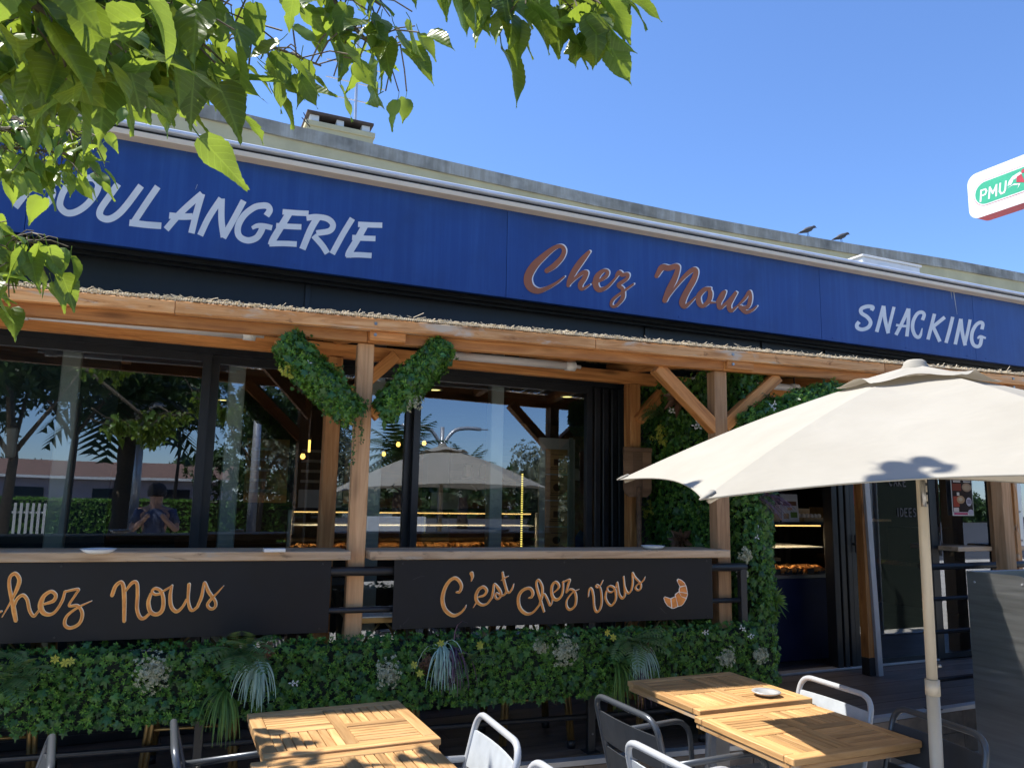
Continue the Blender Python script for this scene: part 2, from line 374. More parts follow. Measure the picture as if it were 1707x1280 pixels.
M_['olive'] = leafmat('olive_leaf', [(.10, .12, .07), (.16, .18, .11), (.22, .23, .16)], (.2, .25, .12), .2, .5)
M_['palm'] = leafmat('palm_leaf', [(.018, .045, .012), (.03, .065, .018), (.05, .085, .03)], (.12, .2, .03), .2, .45)
M_['bark'] = plain('bark', (.10, .075, .05), .9, 0, .4, 20, .5)
M_['twig'] = plain('twig', (.12, .095, .06), .8, 0, .3, 30, .2)
M_['housewall'] = plain('pale_wall', (.58, .44, .41), .9, 0, .1, 2)
M_['tile'] = plain('roof_tile', (.17, .10, .075), .85, 0, .25, 6)
M_['chim'] = plain('old_brick', (.075, .055, .045), .9, 0, .3, 12)
M_['addedsheet'] = leafmat('added_sheet_fabric', [(.42, .40, .36), (.45, .43, .39)], (.6, .56, .48), .30, .9)  # translucent, so the added sheet over the reeds glows below
M_['faint'] = plain('faint_letter', (.055, .05, .055), .6, 0, .05)
M_['skin'] = plain('skin', (.42, .24, .17), .55, 0, .06, 12)
M_['shirt'] = plain('shirt', (.06, .08, .14), .85, 0, .2, 9)
M_['hair'] = plain('hair', (.03, .02, .015), .6, 0, .3, 40)

# ------------------------------------------------------------------ ground, terrace
struct(mesh('added_dark_ground', [(-150, -140, .004), (150, -140, .004), (150, -13, .004), (-150, -13, .004)], [(0, 1, 2, 3)], plain('asphalt', (.05, .05, .052), .9, 0, .2, 2, rand=False)))  # asphalt added to darken the ground mirrored in the panes
struct(mesh('ground', [(-150, -150, 0), (150, -150, 0), (150, 150, 0), (-150, 150, 0)], [(0, 1, 2, 3)], M_['ground']))
TZ = .30
tb = MB(); fe = [pf(X, .09) for X in (-9, 3.40)] + [Vector((3.45, 3.76, 0)), Vector((9.5, 3.86, 0))]
poly = [(p.x, p.y) for p in fe]+[(9.5, 5.2), (-9, 5.2)]
tb.prism([(x, y+.012 if y < 5 else y) for x, y in poly], .0, TZ-.026)
terr = struct(tb.build('terrace', M_['stone']))
# deck planks run along the facade; each is a plank of its own
def front_y(x):
    if x < 3.42: return pf(x, .09).y
    return 3.76+(x-3.45)*.0165
row = 0; y = 5.13
while y > 3.60:
    x = -3.4-random.random()*1.6
    while x < 9.2:
        L = random.choice([1.2, 1.6, 2.0, 2.4]); x1 = min(x+L, 9.3)
        if y-.07 > min(front_y(x), front_y(x1))+.0:
            ya = max(front_y(x), y-.071); yb = max(front_y(x1), y-.071)
            ya2 = y+.067; 
            if ya < ya2-.01 and yb < ya2-.01:
                pb = MB(); z = TZ+random.uniform(-.0012, .0012)
                q = [(x+.002, ya), (x1-.002, yb), (x1-.002, ya2), (x+.002, ya2)]
                cx, cy = (x+x1)/2, y
                pb.prism([(a-cx, b-cy) for a, b in q], -.024, 0)
                pb.build('plank', M_['deck'], terr, M=Matrix.Translation((cx, cy, z)))
        x = x1
    y -= .142
nb = MB()
for a, b in ((fe[0], fe[1]), (fe[2], fe[3])):
    n = Vector((b.y-a.y, -(b.x-a.x), 0)).normalized()
    d = (b-a)
    vs = [a+n*.004, b+n*.004, b-n*.055, a-n*.055]
    nb.add([Vector((p.x, p.y, TZ-.022)) for p in vs]+[Vector((p.x, p.y, TZ+.004)) for p in vs],
           [(0, 3, 2, 1), (4, 5, 6, 7), (0, 1, 5, 4), (1, 2, 6, 5), (2, 3, 7, 6), (3, 0, 4, 7)])
nb.build('nosing', M_['alu'], terr)
for a, b in ((fe[0], fe[1]), (fe[2], fe[3])):                       # riser tiles
    L = (b-a).length; d = (b-a)/L; k = 0.0
    n = Vector((d.y, -d.x, 0))
    while k < L-.02:
        wd = min(random.uniform(.22, .38), L-k)
        for z0, z1 in ((.005, .138), (.142, .274)):
            p = a+d*(k+.002)+n*(-.004); q = a+d*(k+wd-.002)+n*(-.004); c = (p+q)/2
            if c.x > -1.5:
                bar('tile', Vector((p.x, p.y, (z0+z1)/2)), Vector((q.x, q.y, (z0+z1)/2)), .012, z1-z0, M_['stone'], terr, .002)
        k += wd

# ------------------------------------------------------------------ the cafe building
GY = 4.97; SY = 4.85
cafe = thing('cafe_building', 'long flat roofed cafe with dark glazed front below a blue sign band', 'building', (3, 5, 0))
blk('upper_fascia', (-9, 5.10, 2.60), (12, 5.16, 3.62), M_['soffit'], cafe, 0)
for X in (-1.2, .75, 3.42, 4.62, 5.35, 7.3): blk('fascia_trim', (X, 5.085, 2.60), (X+.035, 5.0995, 3.05), M_['frame'], cafe)
blk('soffit', (-9, 4.89, 3.075), (12, 5.10, 3.10), M_['frame'], cafe, 0)
blk('soffit_profile', (-9, 4.97, 3.045), (12, 5.00, 3.074), M_['soffit'], cafe)
blk('soffit_profile', (-9, 5.03, 3.03), (12, 5.07, 3.074), M_['frame'], cafe)
blk('soffit_profile', (-9, 4.925, 3.066), (3.0, 4.933, 3.074), M_['column'], cafe)
blk('cornice', (-9, 4.76, 3.700), (12, 4.90, 3.733), M_['cream'], cafe)
blk('drip_band', (-9, 4.795, 3.7335), (12, 4.90, 3.760), M_['black'], cafe)
gt = blk('gutter', (-9, 4.752, 3.7605), (12, 4.90, 3.785), M_['gutter'], cafe, .006)
roof = blk('flat_roof', (-9, 4.905, 3.64), (20, 12, 3.76), M_['concrete'], cafe, 0)
# raised wall behind, gently curved in plan, with a stained concrete coping
par = [(-.23, 7.224), (.064, 7.233), (.819, 7.296), (2.864, 7.407), (4.411, 7.475), (5.713, 7.488), (7.134, 7.455), (8.371, 7.396), (10.103, 7.26), (11.733, 7.209)]
par = [(x*1.0563, y*1.0563) for x, y in par]
par = [(-6, 7.35)]+par+[(16, 7.5)]
wp = [(x, y+.03) for x, y in par]
wb = MB(); wb.prism(wp+[(x, y+.25) for x, y in wp][::-1], 3.76, 5.255); wb.build('raised_wall', M_['stucco'], cafe)
cb = MB(); cpy = catmull(par, 4); cpy = [(p[0], p[1]) for p in cpy]
cb.prism(cpy+[(x, y+.32) for x, y in cpy][::-1], 5.256, 5.40); cop = cb.build('coping', M_['coping'], cafe)
rb2 = MB(); rb2.prism([(x, y+.26) for x, y in wp]+[(16, 13), (-6, 13)], 5.1, 5.24); roof2 = rb2.build('upper_roof', M_['concrete'], cafe)
# chimney on the upper roof
ch = MB(); ch.box((1.22, 8.9, 5.24), (2.02, 9.5, 6.02)); chim = ch.build('chimney', M_['stucco'], roof2)
for a, b, mt in (((1.20, 8.88, 6.02), (2.04, 9.52, 6.085), 'stucco'), ((1.25, 8.93, 6.0851), (1.36, 9.03, 6.18), 'white'), ((1.57, 8.93, 6.0851), (1.66, 9.03, 6.18), 'white'),
                 ((1.88, 8.93, 6.0851), (1.98, 9.03, 6.18), 'white'), ((1.25, 9.4, 6.0851), (1.36, 9.5, 6.18), 'white'), ((1.88, 9.4, 6.0851), (1.98, 9.5, 6.18), 'white')):
    blk('chimney_pier' if b[2] > 6.1 else 'chimney_ledge', a, b, M_[mt], cafe, .004)
blk('chimney_flue', (1.37, 9.1, 6.086), (1.87, 9.35, 6.1799), M_['chim'], cafe)
blk('chimney_slab', (1.21, 8.89, 6.1801), (2.02, 9.52, 6.215), M_['chim'], cafe, .006)
# glazing: header, mullions, panes
blk('window_header', (-9, 4.945, 2.49), (3.15, 5.06, 2.597), M_['frame'], cafe)
blk('window_header', (4.55, 4.945, 2.49), (9.5, 5.06, 2.597), M_['frame'], cafe)
blk('window_sill', (-9, 4.945, TZ+.002), (3.15, 5.05, TZ+.05), M_['frame'], cafe)
def window(x0, x1, fr=.045, z0=TZ+.05, z1=2.49, y=GY, nm='window'):
    f = MB()
    f.box((x0, y-.02, z0), (x0+fr, y+.03, z1)); f.box((x1-fr, y-.02, z0), (x1, y+.03, z1))
    f.box((x0+fr, y-.018, z1-.05), (x1-fr, y+.028, z1)); f.box((x0+fr, y-.018, z0), (x1-fr, y+.028, z0+.045))
    o = f.build(nm, M_['frame'], cafe)
    mesh('pane', [(x0+fr, y+.004, z0+.045), (x1-fr, y+.004, z0+.045), (x1-fr, y+.004, z1-.05), (x0+fr, y+.004, z1-.05)], [(0, 1, 2, 3)], M_['glass'], o)
    return o
window(-3.2, -1.02); window(-1.02, .205, .05); window(.205, 1.50, .05, y=GY+.055); window(1.49, 2.86, .045)
for X in (2.885, 2.955, 3.03): blk('window_mullion', (X, 4.955, TZ+.052), (X+.05, 5.04, 2.488), M_['frame'], cafe, .004)
blk('wall_end', (3.09, 4.952, TZ), (3.15, 5.09, 2.488), M_['soffit'], cafe)
blk('entrance_wall', (3.151, 5.0, TZ), (4.56, 5.10, 2.70), M_['soffit'], cafe, 0)
for X, wd in ((5.205, .06), (5.29, .05), (5.365, .05)): blk('door_frame', (X, 4.945, TZ), (X+wd, 5.05, 2.488), M_['frame'], cafe, .004)
dr = window(5.42, 6.40, .05, TZ+.012, nm='door'); 
hb = MB(); hb.tube([(5.445, 4.93, 1.25), (5.445, 4.93, 1.40)], .010, 8); hb.tube([(5.445, 4.95, 1.32), (5.445, 4.92, 1.32)], .012, 8); hb.build('door_handle', M_['black'], dr)
window(6.41, 7.35, .09, TZ+.012); window(7.36, 9.2, .05, TZ+.012)
blk('threshold', (4.57, 4.93, TZ+.002), (6.4, 5.02, TZ+.018), M_['alu'], cafe)
blk('end_wall', (9.52, 5.17, 0), (20, 5.4, 3.63), M_['stucco'], cafe, 0); blk('end_wall', (9.52, 4.99, 0), (12, 5.0995, 3.04), M_['stucco'], cafe, 0); blk('end_wall', (-9.2, 4.95, 0), (-9.02, 12, 3.63), M_['stucco'], cafe, 0); blk('end_wall', (19.9, 5.41, 0), (20, 12, 3.63), M_['stucco'], cafe, 0); blk('rear_wall', (-9.0, 11.9, 0), (19.89, 12, 3.63), M_['stucco'], cafe, 0)
# interior shell
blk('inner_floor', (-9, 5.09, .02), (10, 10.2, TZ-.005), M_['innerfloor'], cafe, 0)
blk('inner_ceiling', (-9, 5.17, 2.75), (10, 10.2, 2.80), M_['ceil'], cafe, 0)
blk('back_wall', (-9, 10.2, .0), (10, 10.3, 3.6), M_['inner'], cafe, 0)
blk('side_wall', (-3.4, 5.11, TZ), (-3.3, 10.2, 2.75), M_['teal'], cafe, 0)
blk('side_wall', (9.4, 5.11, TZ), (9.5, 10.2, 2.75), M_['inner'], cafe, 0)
for X0, X1, Z0, Z1 in ((-2.9, -1.2, .9, 2.6), (2.2, 3.2, .9, 2.6), (3.6, 4.6, .5, 2.5), (5.4, 6.9, .9, 2.6)):
    blk('wall_panel', (X0, 10.14, Z0), (X1, 10.198, Z1), M_['darkwood'] if X0 > 0 else M_['teal'], cafe)
for X in (-.60, .315, 1.215, 2.10): blk('steel_column', (X, 5.08, TZ), (X+.10, 5.16, 2.748), M_['column'], cafe, .006)
# row of ceiling spots inside
for X, Y, lab in ((-.45, 6.75, 'warm ceiling spot high in the far left window'), (.55, 9.6, 'warm ceiling spot left of the window mullion, lower than its left neighbour'), (2.45, 7.45, 'warm ceiling spot in the right window, the left of two'), (3.85, 7.2, 'warm ceiling spot in the right window, the right of two')):
    t = thing('ceiling_spot', lab, 'ceiling light', (X, Y, 2.75), 0, 'ceiling spots inside the cafe')
    b = MB(); b.lathe([(.075, 0), (.075, -.012), (.062, -.014), (.062, 0)], (X, Y, 2.749)); b.build('rim', M_['white'], t, True)
    b = MB(); b.lathe([(.001, -.006), (.061, -.006)], (X, Y, 2.749)); b.build('lens', M_['spot'], t)

# ------------------------------------------------------------------ lettering
def ribbon(mb, strokes, plane, ox, oy, s, closed_caps='round', dx=0, dy=0, wk=1.0, mi=0, eps0=0.0, n=8):
    k = eps0
    for st in strokes:
        w0 = 40
        pts = [(p[0]+dx, p[1]+dy, (p[2] if len(p) > 2 else w0)*wk) for p in st]
        C = catmull(pts, n) if len(pts) > 2 else [np.array(p, float) for p in pts]
        C = [np.array(c) for c in C]
        if closed_caps == 'round':
            def cap(a, b):
                d = (a[:2]-b[:2]); d = d/(np.hypot(*d)+1e-9); h = a[2]/2
                return [np.array([*(a[:2]+d*h*math.sin(t)), a[2]*math.cos(t)]) for t in (1.45, 1.1, .7, .35)]
            C = cap(C[0], C[1])+C+cap(C[-1], C[-2])[::-1]
        vs = []; m = len(C)
        for i, c in enumerate(C):
            t = C[min(i+1, m-1)][:2]-C[max(i-1, 0)][:2]; t = t/(np.hypot(*t)+1e-9); nn = np.array([-t[1], t[0]])
            for sg in (-1, 1):
                q = c[:2]+nn*sg*c[2]/2
                vs.append(plane(ox+q[0]/s, oy+q[1]/s, k+.0006*i/m))
        mb.add(vs, [(2*i, 2*i+1, 2*i+3, 2*i+2) for i in range(m-1)], mi)
        k += .0004
    return mb
signpl = lambda x, y, e: onY(x, y, SY-.0015-e)
sgn = thing('shop_sign', 'long blue shop sign band with pale capitals and brown script above the windows', 'shop sign', (2, SY, 3.06))
for x0, x1 in ((-8.9, -3.78), (-3.777, -.822), (-.819, 2.096), (2.099, 5.070), (5.073, 7.06), (7.063, 11.9)):
    blk('panel', (x0, SY, 3.057), (x1, SY+.04, 3.725), M_['sign'], sgn, .0015)
blk('sign_frame', (-8.9, SY+.0405, 3.06), (11.9, SY+.06, 3.72), M_['black'], sgn, 0)
def letters(groups, mat, wk=1):
    for (ox, oy, s, wdef, cap, strokes, back) in groups:
        st = [[(p[0], p[1], p[2] if len(p) > 2 else wdef) for p in k] for k in strokes]
        o = ribbon(MB(), st, signpl, ox, oy, s, cap, eps0=.002 if back else 0).build('letter', mat, sgn)
        if back:
            ribbon(MB(), st, signpl, ox, oy, s, cap, dx=back[0], dy=back[1], eps0=0).build('letter_outline', M_['lwhite'], o)
B1 = (10, 290, 10.669); B2 = (150, 290, 10.669); B3 = (290, 310, 10.669); B4 = (430, 320, 7.759)
PX = (0, 0, 1.0)
def G(blk_, w_, *st): return (*blk_, w_, 'flat', st, None)
letters([
    G(PX, 11, [(66, 288), (48, 316), (25.5, 346)], [(44, 347), (62, 347.5), (77, 341), (85, 331), (88, 320), (80, 312), (64, 311)], [(64, 311), (84, 309), (97, 300), (98, 290), (86, 284), (62, 285)]),
    G(PX, 11.2, [(112, 309), (103, 326), (100, 343), (110, 354.5), (125, 354), (143, 343), (158, 325), (164, 309), (156, 298), (140, 298), (124, 303), (111, 312)]),
    G(B2, 122, [(500, 178), (330, 420), (185, 640), (190, 760), (320, 808), (480, 735), (650, 560), (910, 212)]),
    G(B2, 118, [(1205, 228), (1000, 525), (765, 880)], [(700, 868), (1000, 905), (1268, 925)]),
    G(B3, 115, [(-140, 775), (100, 500), (330, 285), (500, 140)], [(498, 142), (400, 480), (310, 842)], [(-85, 528), (120, 548), (330, 545)]),
    G(B3, 112, [(465, 882), (620, 560), (840, 225)], [(848, 228), (845, 600), (885, 915)], [(875, 925), (1060, 600), (1240, 265)]),
    G(PX, 10.6, [(444, 360), (449.5, 351), (446, 344), (437, 343), (424, 346), (408, 358), (398, 374), (396.5, 388), (402, 397), (414, 401), (427, 397), (434, 388), (438, 379)], [(420, 380.5, 6), (429, 376.5, 8), (440, 377, 9), (453.5, 380, 9)]),
    G(B4, 72, [(318, 258), (480, 272), (655, 280)], [(410, 265, 90), (310, 430, 90), (205, 600, 90), (165, 690, 82)], [(235, 438), (400, 448), (562, 454)], [(148, 672), (320, 668), (502, 676)]),
    G(B4, 76, [(770, 335, 86), (680, 490, 88), (575, 742, 84)], [(628, 338), (760, 325), (900, 350), (970, 425), (925, 505), (755, 535)], [(720, 565), (830, 690), (898, 795)]),
    G(B4, 76, [(1222, 345), (1100, 545), (960, 802)]),
    G(B4, 70, [(1295, 420), (1450, 428), (1608, 432)], [(1395, 415, 88), (1290, 605, 88), (1185, 780, 88), (1165, 845, 78)], [(1218, 590), (1370, 600), (1520, 605)], [(1140, 818), (1300, 814), (1470, 824)]),
], M_['letter'])
B7 = (1415, 495, 7.1125)
def G7(w_, *st): return (*B7, w_, 'flat', st, None)
letters([
    G7(45, [(268, 160), (283, 122), (220, 113), (150, 140), (150, 190), (220, 240), (258, 300), (230, 360), (160, 386), (105, 368), (96, 330), (122, 295)]),
    G7(44, [(330, 415), (372, 260), (412, 105)], [(412, 108), (430, 270), (468, 432)], [(462, 425, 38), (498, 270, 38), (536, 118, 38)]),
    G7(42, [(558, 450), (640, 290), (706, 140)], [(710, 138), (705, 300), (688, 468)], [(560, 332, 30), (630, 345, 30), (700, 345, 30)]),
    G7(42, [(873, 275), (893, 210), (862, 181), (810, 202), (766, 280), (756, 370), (782, 450), (822, 478), (850, 450, 34), (870, 370, 12)]),
    G7(42, [(1016, 200), (978, 350), (938, 505)], [(1138, 240), (1070, 295), (995, 355)], [(995, 345), (1035, 430), (1080, 530)]),
    G7(42, [(1232, 236), (1195, 390), (1152, 545)]),
    G7(42, [(1262, 562), (1295, 410), (1328, 260)], [(1328, 262), (1345, 420), (1380, 575)], [(1372, 570, 38), (1408, 420, 38), (1438, 268, 38)]),
    G7(42, [(1578, 385), (1588, 322), (1560, 303), (1510, 332), (1466, 410), (1456, 500), (1480, 568), (1528, 588), (1560, 560), (1574, 485)], [(1525, 492, 20), (1560, 470, 34), (1625, 488, 24)]),
], M_['letter'])
B5 = (860, 390, 8.129); B6 = (1080, 420, 8.535); OF = (17, -7)
def S(b, *st): return (*b, 50, 'round', st, OF)
letters([
    S(B5, [(420, 500, 66), (520, 430, 76), (620, 320, 66), (652, 225, 58), (610, 168, 52), (520, 192, 62), (380, 300, 84), (240, 440, 106), (163, 590, 112), (190, 715, 106), (290, 772, 82), (400, 745, 58), (540, 670, 40), (655, 580, 22)]),
    S(B5, [(990, 245, 44), (900, 350, 78), (800, 490, 82), (730, 620, 66), (708, 700, 48)], [(720, 690, 28), (800, 605, 42), (900, 530, 56), (955, 525, 56), (925, 605, 66), (872, 690, 68), (895, 748, 46), (1000, 690, 22)]),
    S(B5, [(1035, 665, 22), (1120, 640, 42), (1220, 575, 52), (1240, 512, 46), (1180, 502, 52), (1100, 580, 76), (1080, 690, 80), (1130, 758, 70), (1230, 722, 46), (1330, 622, 32), (1385, 545, 36)]),
    S(B5, [(1365, 565, 48), (1400, 522, 58), (1440, 555, 58), (1515, 548, 46), (1500, 608, 46), (1392, 692, 56), (1440, 740, 50), (1452, 800, 56), (1440, 880, 54), (1350, 978, 44), (1292, 968, 40), (1315, 890, 44), (1440, 790, 36), (1590, 682, 26)]),
    S(B6, [(122, 345, 58), (200, 225, 88), (300, 230, 82), (400, 205, 76), (425, 240, 66), (380, 380, 82), (300, 540, 88), (240, 690, 74)], [(250, 700, 20), (380, 520, 34), (520, 350, 58), (640, 255, 68), (685, 280, 68), (648, 400, 84), (540, 590, 88), (490, 715, 92), (520, 778, 66), (600, 720, 42), (675, 645, 26)]),
    S(B6, [(880, 522, 48), (800, 540, 66), (722, 630, 72), (732, 735, 72), (790, 768, 56), (868, 690, 66), (888, 590, 66), (868, 532, 46)], [(868, 720, 40), (960, 722, 20)]),
    S(B6, [(970, 722, 20), (1050, 605, 56), (1098, 562, 38), (1060, 640, 62), (1012, 728, 66), (1030, 796, 56), (1140, 700, 38), (1255, 572, 42), (1200, 660, 66), (1152, 758, 70), (1180, 838, 54), (1258, 782, 30)]),
    S(B6, [(1262, 782, 22), (1380, 660, 46), (1442, 562, 38), (1458, 650, 56), (1428, 770, 58), (1350, 800, 62), (1310, 782, 56), (1390, 856, 56), (1480, 830, 42), (1548, 772, 22)]),
], M_['brown'])

for (x0, y0, x1, y1, w0, w1) in ((1589, 481, 1595.5, 524, 1.6, .5), (1584.5, 480, 1587, 498, 1.2, .4), (329, 308, 326, 316, .9, .5)):
    ribbon(MB(), [[(x0, y0, w0), ((x0+x1)/2, (y0+y1)/2, (w0+w1)/2), (x1, y1, w1)]], signpl, 0, 0, 1.0, 'round', eps0=.0004).build('dirt_streak', M_['leggrey'], sgn)
for X in (-3.6, -2.3, -.95, -.69, .64, 1.97, 2.23, 3.58, 4.94, 5.2, 6.1, 6.93, 7.2, 8.4):
    for z in (3.085, 3.67):
        b = MB(); b.tube([(X, SY-.0005, z), (X, SY-.004, z)], .006, 8); b.build('screw', M_['sign'], sgn)
# ------------------------------------------------------------------ pergola
perg = thing('pergola', 'orange brown timber pergola with reed edging in front of the cafe windows', 'pergola', (1, 4.2, TZ))
XS = (-1.9, .935, 3.115, 5.40, 7.10)
zb, zm, zt = 2.462, 2.524, 2.583
RY = 4.72
for i, X in enumerate(XS):
    p = pf(X, -.105)
    if i < 4: bar('post', (p.x, p.y, TZ), (p.x, p.y, zb), .088, .088, M_['post'], perg, up=PN)
    rx = X-.028 if i else X
    if i < 3: bar('post', (rx, RY+.045, TZ), (rx, RY+.045, 2.50), .088, .09, M_['pergola'], perg)
for a, b in ((-3.5, -.02), (-.018, 2.22), (2.223, 4.30), (4.303, 6.9)):    # weathered top boards, butted
    A = pf(a, 0); B = pf(b, 0); za = zt-.032 if a < 4 else zt-.034
    bar('board', (A.x, A.y, zt-.031+random.uniform(-.002, .002)), (B.x, B.y, zt-.031-(.006 if a > 4 else 0)), .05, .062, M_['board'], perg)
for a, b in ((-3.5, .93), (.932, 3.11), (3.112, 6.9)):
    A = pf(a, -.055); B = pf(b, -.055)
    bar('beam', (A.x, A.y, (zb+zm)/2), (B.x, B.y, (zb+zm)/2-(.004 if a > 3 else 0)), .055, zm-zb-.002, M_['pergola'], perg)
for X in (.935, 3.115, 5.4):
    A = pf(X-.0, -.012); B = pf(X+.19, -.012)
    bar('splice_block', (A.x, A.y, 2.496), (B.x, B.y, 2.494), .03, .05, M_['pergola'], perg)
    bar('steel_plate', pf(X-.40, .0262, 2.555), pf(X-.31, .0262, 2.555), .002, .05, M_['steel'], perg, 0) if X == -9 else None
bar('rear_beam', (-3.5, RY+.045, 2.545), (7.4, RY+.045, 2.545), .06, .088, M_['pergola'], perg)
for X in (-1.1, -.3, .93, 1.65, 2.35, 3.09, 3.9, 4.65, 5.38, 6.2, 6.9):
    A = pf(X, -.09); bar('rafter', (A.x, A.y, 2.538), (X-.02, 5.06, 2.655), .06, .075, M_['pergola'], perg)
def brace(a, b, w_=.075, up=PN): bar('brace', a, b, w_, w_, M_['pergola'], perg, up=up, ext=.03)
brace(pf(3.085, -.10, 2.11), pf(2.70, -.10, 2.452)); brace(pf(3.16, -.10, 2.13), pf(3.54, -.10, 2.452))
brace(pf(.90, -.10, 2.09), pf(.50, -.10, 2.452)); brace(pf(.99, -.10, 2.09), pf(1.36, -.10, 2.452))
brace((3.11, RY, 2.24), (3.42, RY, 2.55), up=(0, 1, 0)); brace((.94, RY, 2.20), (1.27, RY, 2.53), up=(0, 1, 0)); brace((.87, RY, 2.2), (.55, RY, 2.53), up=(0, 1, 0))
for X in XS[:4]:
    for dz in (2.495, 2.555):
        q = pf(X+.02, .022, dz); b = MB(); b.tube([q, q+PN*.010], .009, 6); b.build('bolt', M_['steel'], perg)
# reed mat: rods lying across the rafters, their cut ends frayed along the front
tmpl = []
def rods(n, fn, mat, name, parent, seg=4):
    b = MB()
    for i in range(n):
        p, q, r = fn(i); b.tube([p, q], r, seg, False)
    return stuff(b.build(name, mat, parent))
sh0, sh1 = pf(-3.4, -.01), pf(6.8, -.01)
mesh('added_shade_sheet', [(sh0.x, sh0.y, 2.609), (sh1.x, sh1.y, 2.609), (6.8, 5.09, 2.716), (-3.4, 5.09, 2.716)], [(0, 1, 2, 3)], M_['addedsheet'], perg)  # sheet added above the rafters to stop sun stripes through the reeds
def rod(i):
    X = -3.4+10.2*i/1499+random.uniform(-.01, .01); A = pf(X, .012+random.uniform(-.015, .01)); B = Vector((X-.03+random.uniform(-.02, .02), 5.09, 2.705))
    return (Vector((A.x, A.y, 2.600+random.uniform(-.004, .006))), Vector((B.x, B.y, 2.70+random.uniform(-.004, .01))), .0042)
rods(1500, rod, M_['reed'], 'reed_mat', perg)
fb = MB()
for i in range(3400):
    X = -3.4+10.2*random.random(); o = .028+random.uniform(-.02, .016)
    A = pf(X, o, zt+.004+random.random()*.018); an = random.gauss(0, .35); L = random.uniform(.008, .026)*(2.6 if random.random() < .03 else 1)
    d = PD*math.cos(an)*random.choice((-1, 1)) + Vector((0, 0, math.sin(abs(an))))+PN*random.uniform(-.15, .1)
    fb.tube([A, A+d*L], random.uniform(.0012, .0028), 3, False)
for i in range(900):                                                # bound edge: short stitched loops side by side
    X = -3.4+10.2*i/900; A = pf(X, .030, zt+.004); fb.tube([A, A+PD*.008+Vector((0, 0, .010))], .0046, 5, True)
stuff(fb.build('straw_edge', M_['straw'], perg))

# fluorescent tubes under the roof
def tube_light(x0, x1, lab):
    t = thing('tube_light', lab, 'tube light', ((x0+x1)/2, 4.4, 2.52), 0, 'tube lights under the pergola')
    b = MB(); b.tube([(x0+.03, 4.4, 2.515), (x1-.03, 4.4, 2.52)], .026, 12); b.build('tube', M_['plastic'], t, True)
    for x, z in ((x0, 2.515), (x1, 2.52)):
        b = MB(); b.tube([(x-.03, 4.4, z), (x+.035, 4.4, z)], .032, 12); b.build('end_cap', M_['white'], t, True)
        b = MB(); b.tube([(x-.07, 4.4, z), (x+.08, 4.4, z)], .012, 8); b.build('connector', M_['plastic'], t, True)
        b = MB(); b.tube([(x, 4.4, z+.02), (x, 4.4, z+.10)], .006, 6); b.build('hanger', M_['black'], t)
tube_light(-.72, .36, 'long white tube light under the pergola beam left of the leafy garlands')
tube_light(1.50, 2.37, 'white tube light under the pergola beam just right of the leafy garlands')
tube_light(3.42, 4.30, 'white tube light behind the right pergola post above the green wall')

# ------------------------------------------------------------------ railing, counters, banners
def railing(name, label, group, segs):
    t = thing(name, label, 'railing', (segs['posts'][0].x, segs['posts'][0].y, TZ), 0, group); return t
rl = thing('railing', 'black tube railing along the terrace edge carrying the two painted banners', 'railing', (2.2, 3.85, TZ))
for z, r, nm in ((1.272, .024, 'top_rail'), (1.08, .015, 'middle_rail'), (.487, .0145, 'bottom_rail')):
    b = MB(); b.tube([pf(-3.4, -.024, z), pf(3.225 if z > 1 else 3.2, -.024, z)], r, 10); b.build(nm, M_['black'], rl, True)
for X in (-2.0, .235, 2.22, 3.20):
    A = pf(X, -.024); bar('post', (A.x, A.y, TZ+.004), (A.x, A.y, 1.262), .042, .042, M_['black'], rl, .003, up=PN)
    bar('foot_plate', (A.x-.04, A.y, TZ+.007), (A.x+.04, A.y, TZ+.007), .08, .006, M_['black'], rl, .001)
    b = MB(); b.tube([(A.x, A.y-.021, .40), (A.x, A.y-.026, .40)], .005, 8); b.build('bolt', M_['steel'], rl)
def counter(x0, x1, lab):
    A0, A1 = pf(x0, .028), pf(x1, .028); B0, B1 = pf(x0, -.27), pf(x1, -.27)
    t = thing('bar_counter', lab, 'bar counter', (A0+A1)/2+Vector((0, 0, 1.33)))
    for o0, o1 in ((.028, -.068), (-.072, -.168), (-.172, -.268)):
        c = (o0+o1)/2; bar('plank', pf(x0, c, 1.353), pf(x1, c, 1.353), abs(o0-o1), .044, M_['counter'], t, .004)
    for X in (x0+.3, x1-.3): bar('bracket', pf(X, -.03, 1.322), pf(X, -.25, 1.322), .03, .012, M_['black'], t, .001)
    return t
counter(-3.2, .888, 'weathered wooden bar counter on the left, above the hez nous banner')
counter(.984, 3.09, 'weathered wooden bar counter on the right, above the croissant banner')
def banner(x0, x1, z0, z1, lab):
    t = thing('banner_board', lab, 'banner', pf((x0+x1)/2, .01, z0))
    bar('panel', pf(x0, .011, (z0+z1)/2), pf(x1, .011, (z0+z1)/2), .009, z1-z0, M_['chalk'], t, .001, up=(0, 0, 1))
    return t
bpl = lambda x, y, e: onP(x, y, .017+e)
ban1 = banner(-1.75, .792, .981, 1.329, 'black banner board painted hez Nous in orange script, left of the timber post')
ban2 = banner(1.108, 2.968, .985, 1.328, 'black banner board painted C est chez vous with an orange croissant')
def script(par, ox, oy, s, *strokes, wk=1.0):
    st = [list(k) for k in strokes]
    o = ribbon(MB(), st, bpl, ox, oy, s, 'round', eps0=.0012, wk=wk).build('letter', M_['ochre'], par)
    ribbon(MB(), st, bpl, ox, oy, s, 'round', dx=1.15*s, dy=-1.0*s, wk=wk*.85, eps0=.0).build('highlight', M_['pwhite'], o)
    ribbon(MB(), st, bpl, ox, oy, s, 'round', dx=-.25*s, dy=.3*s, wk=wk*.45, eps0=.003).build('shading', M_['orange'], o)
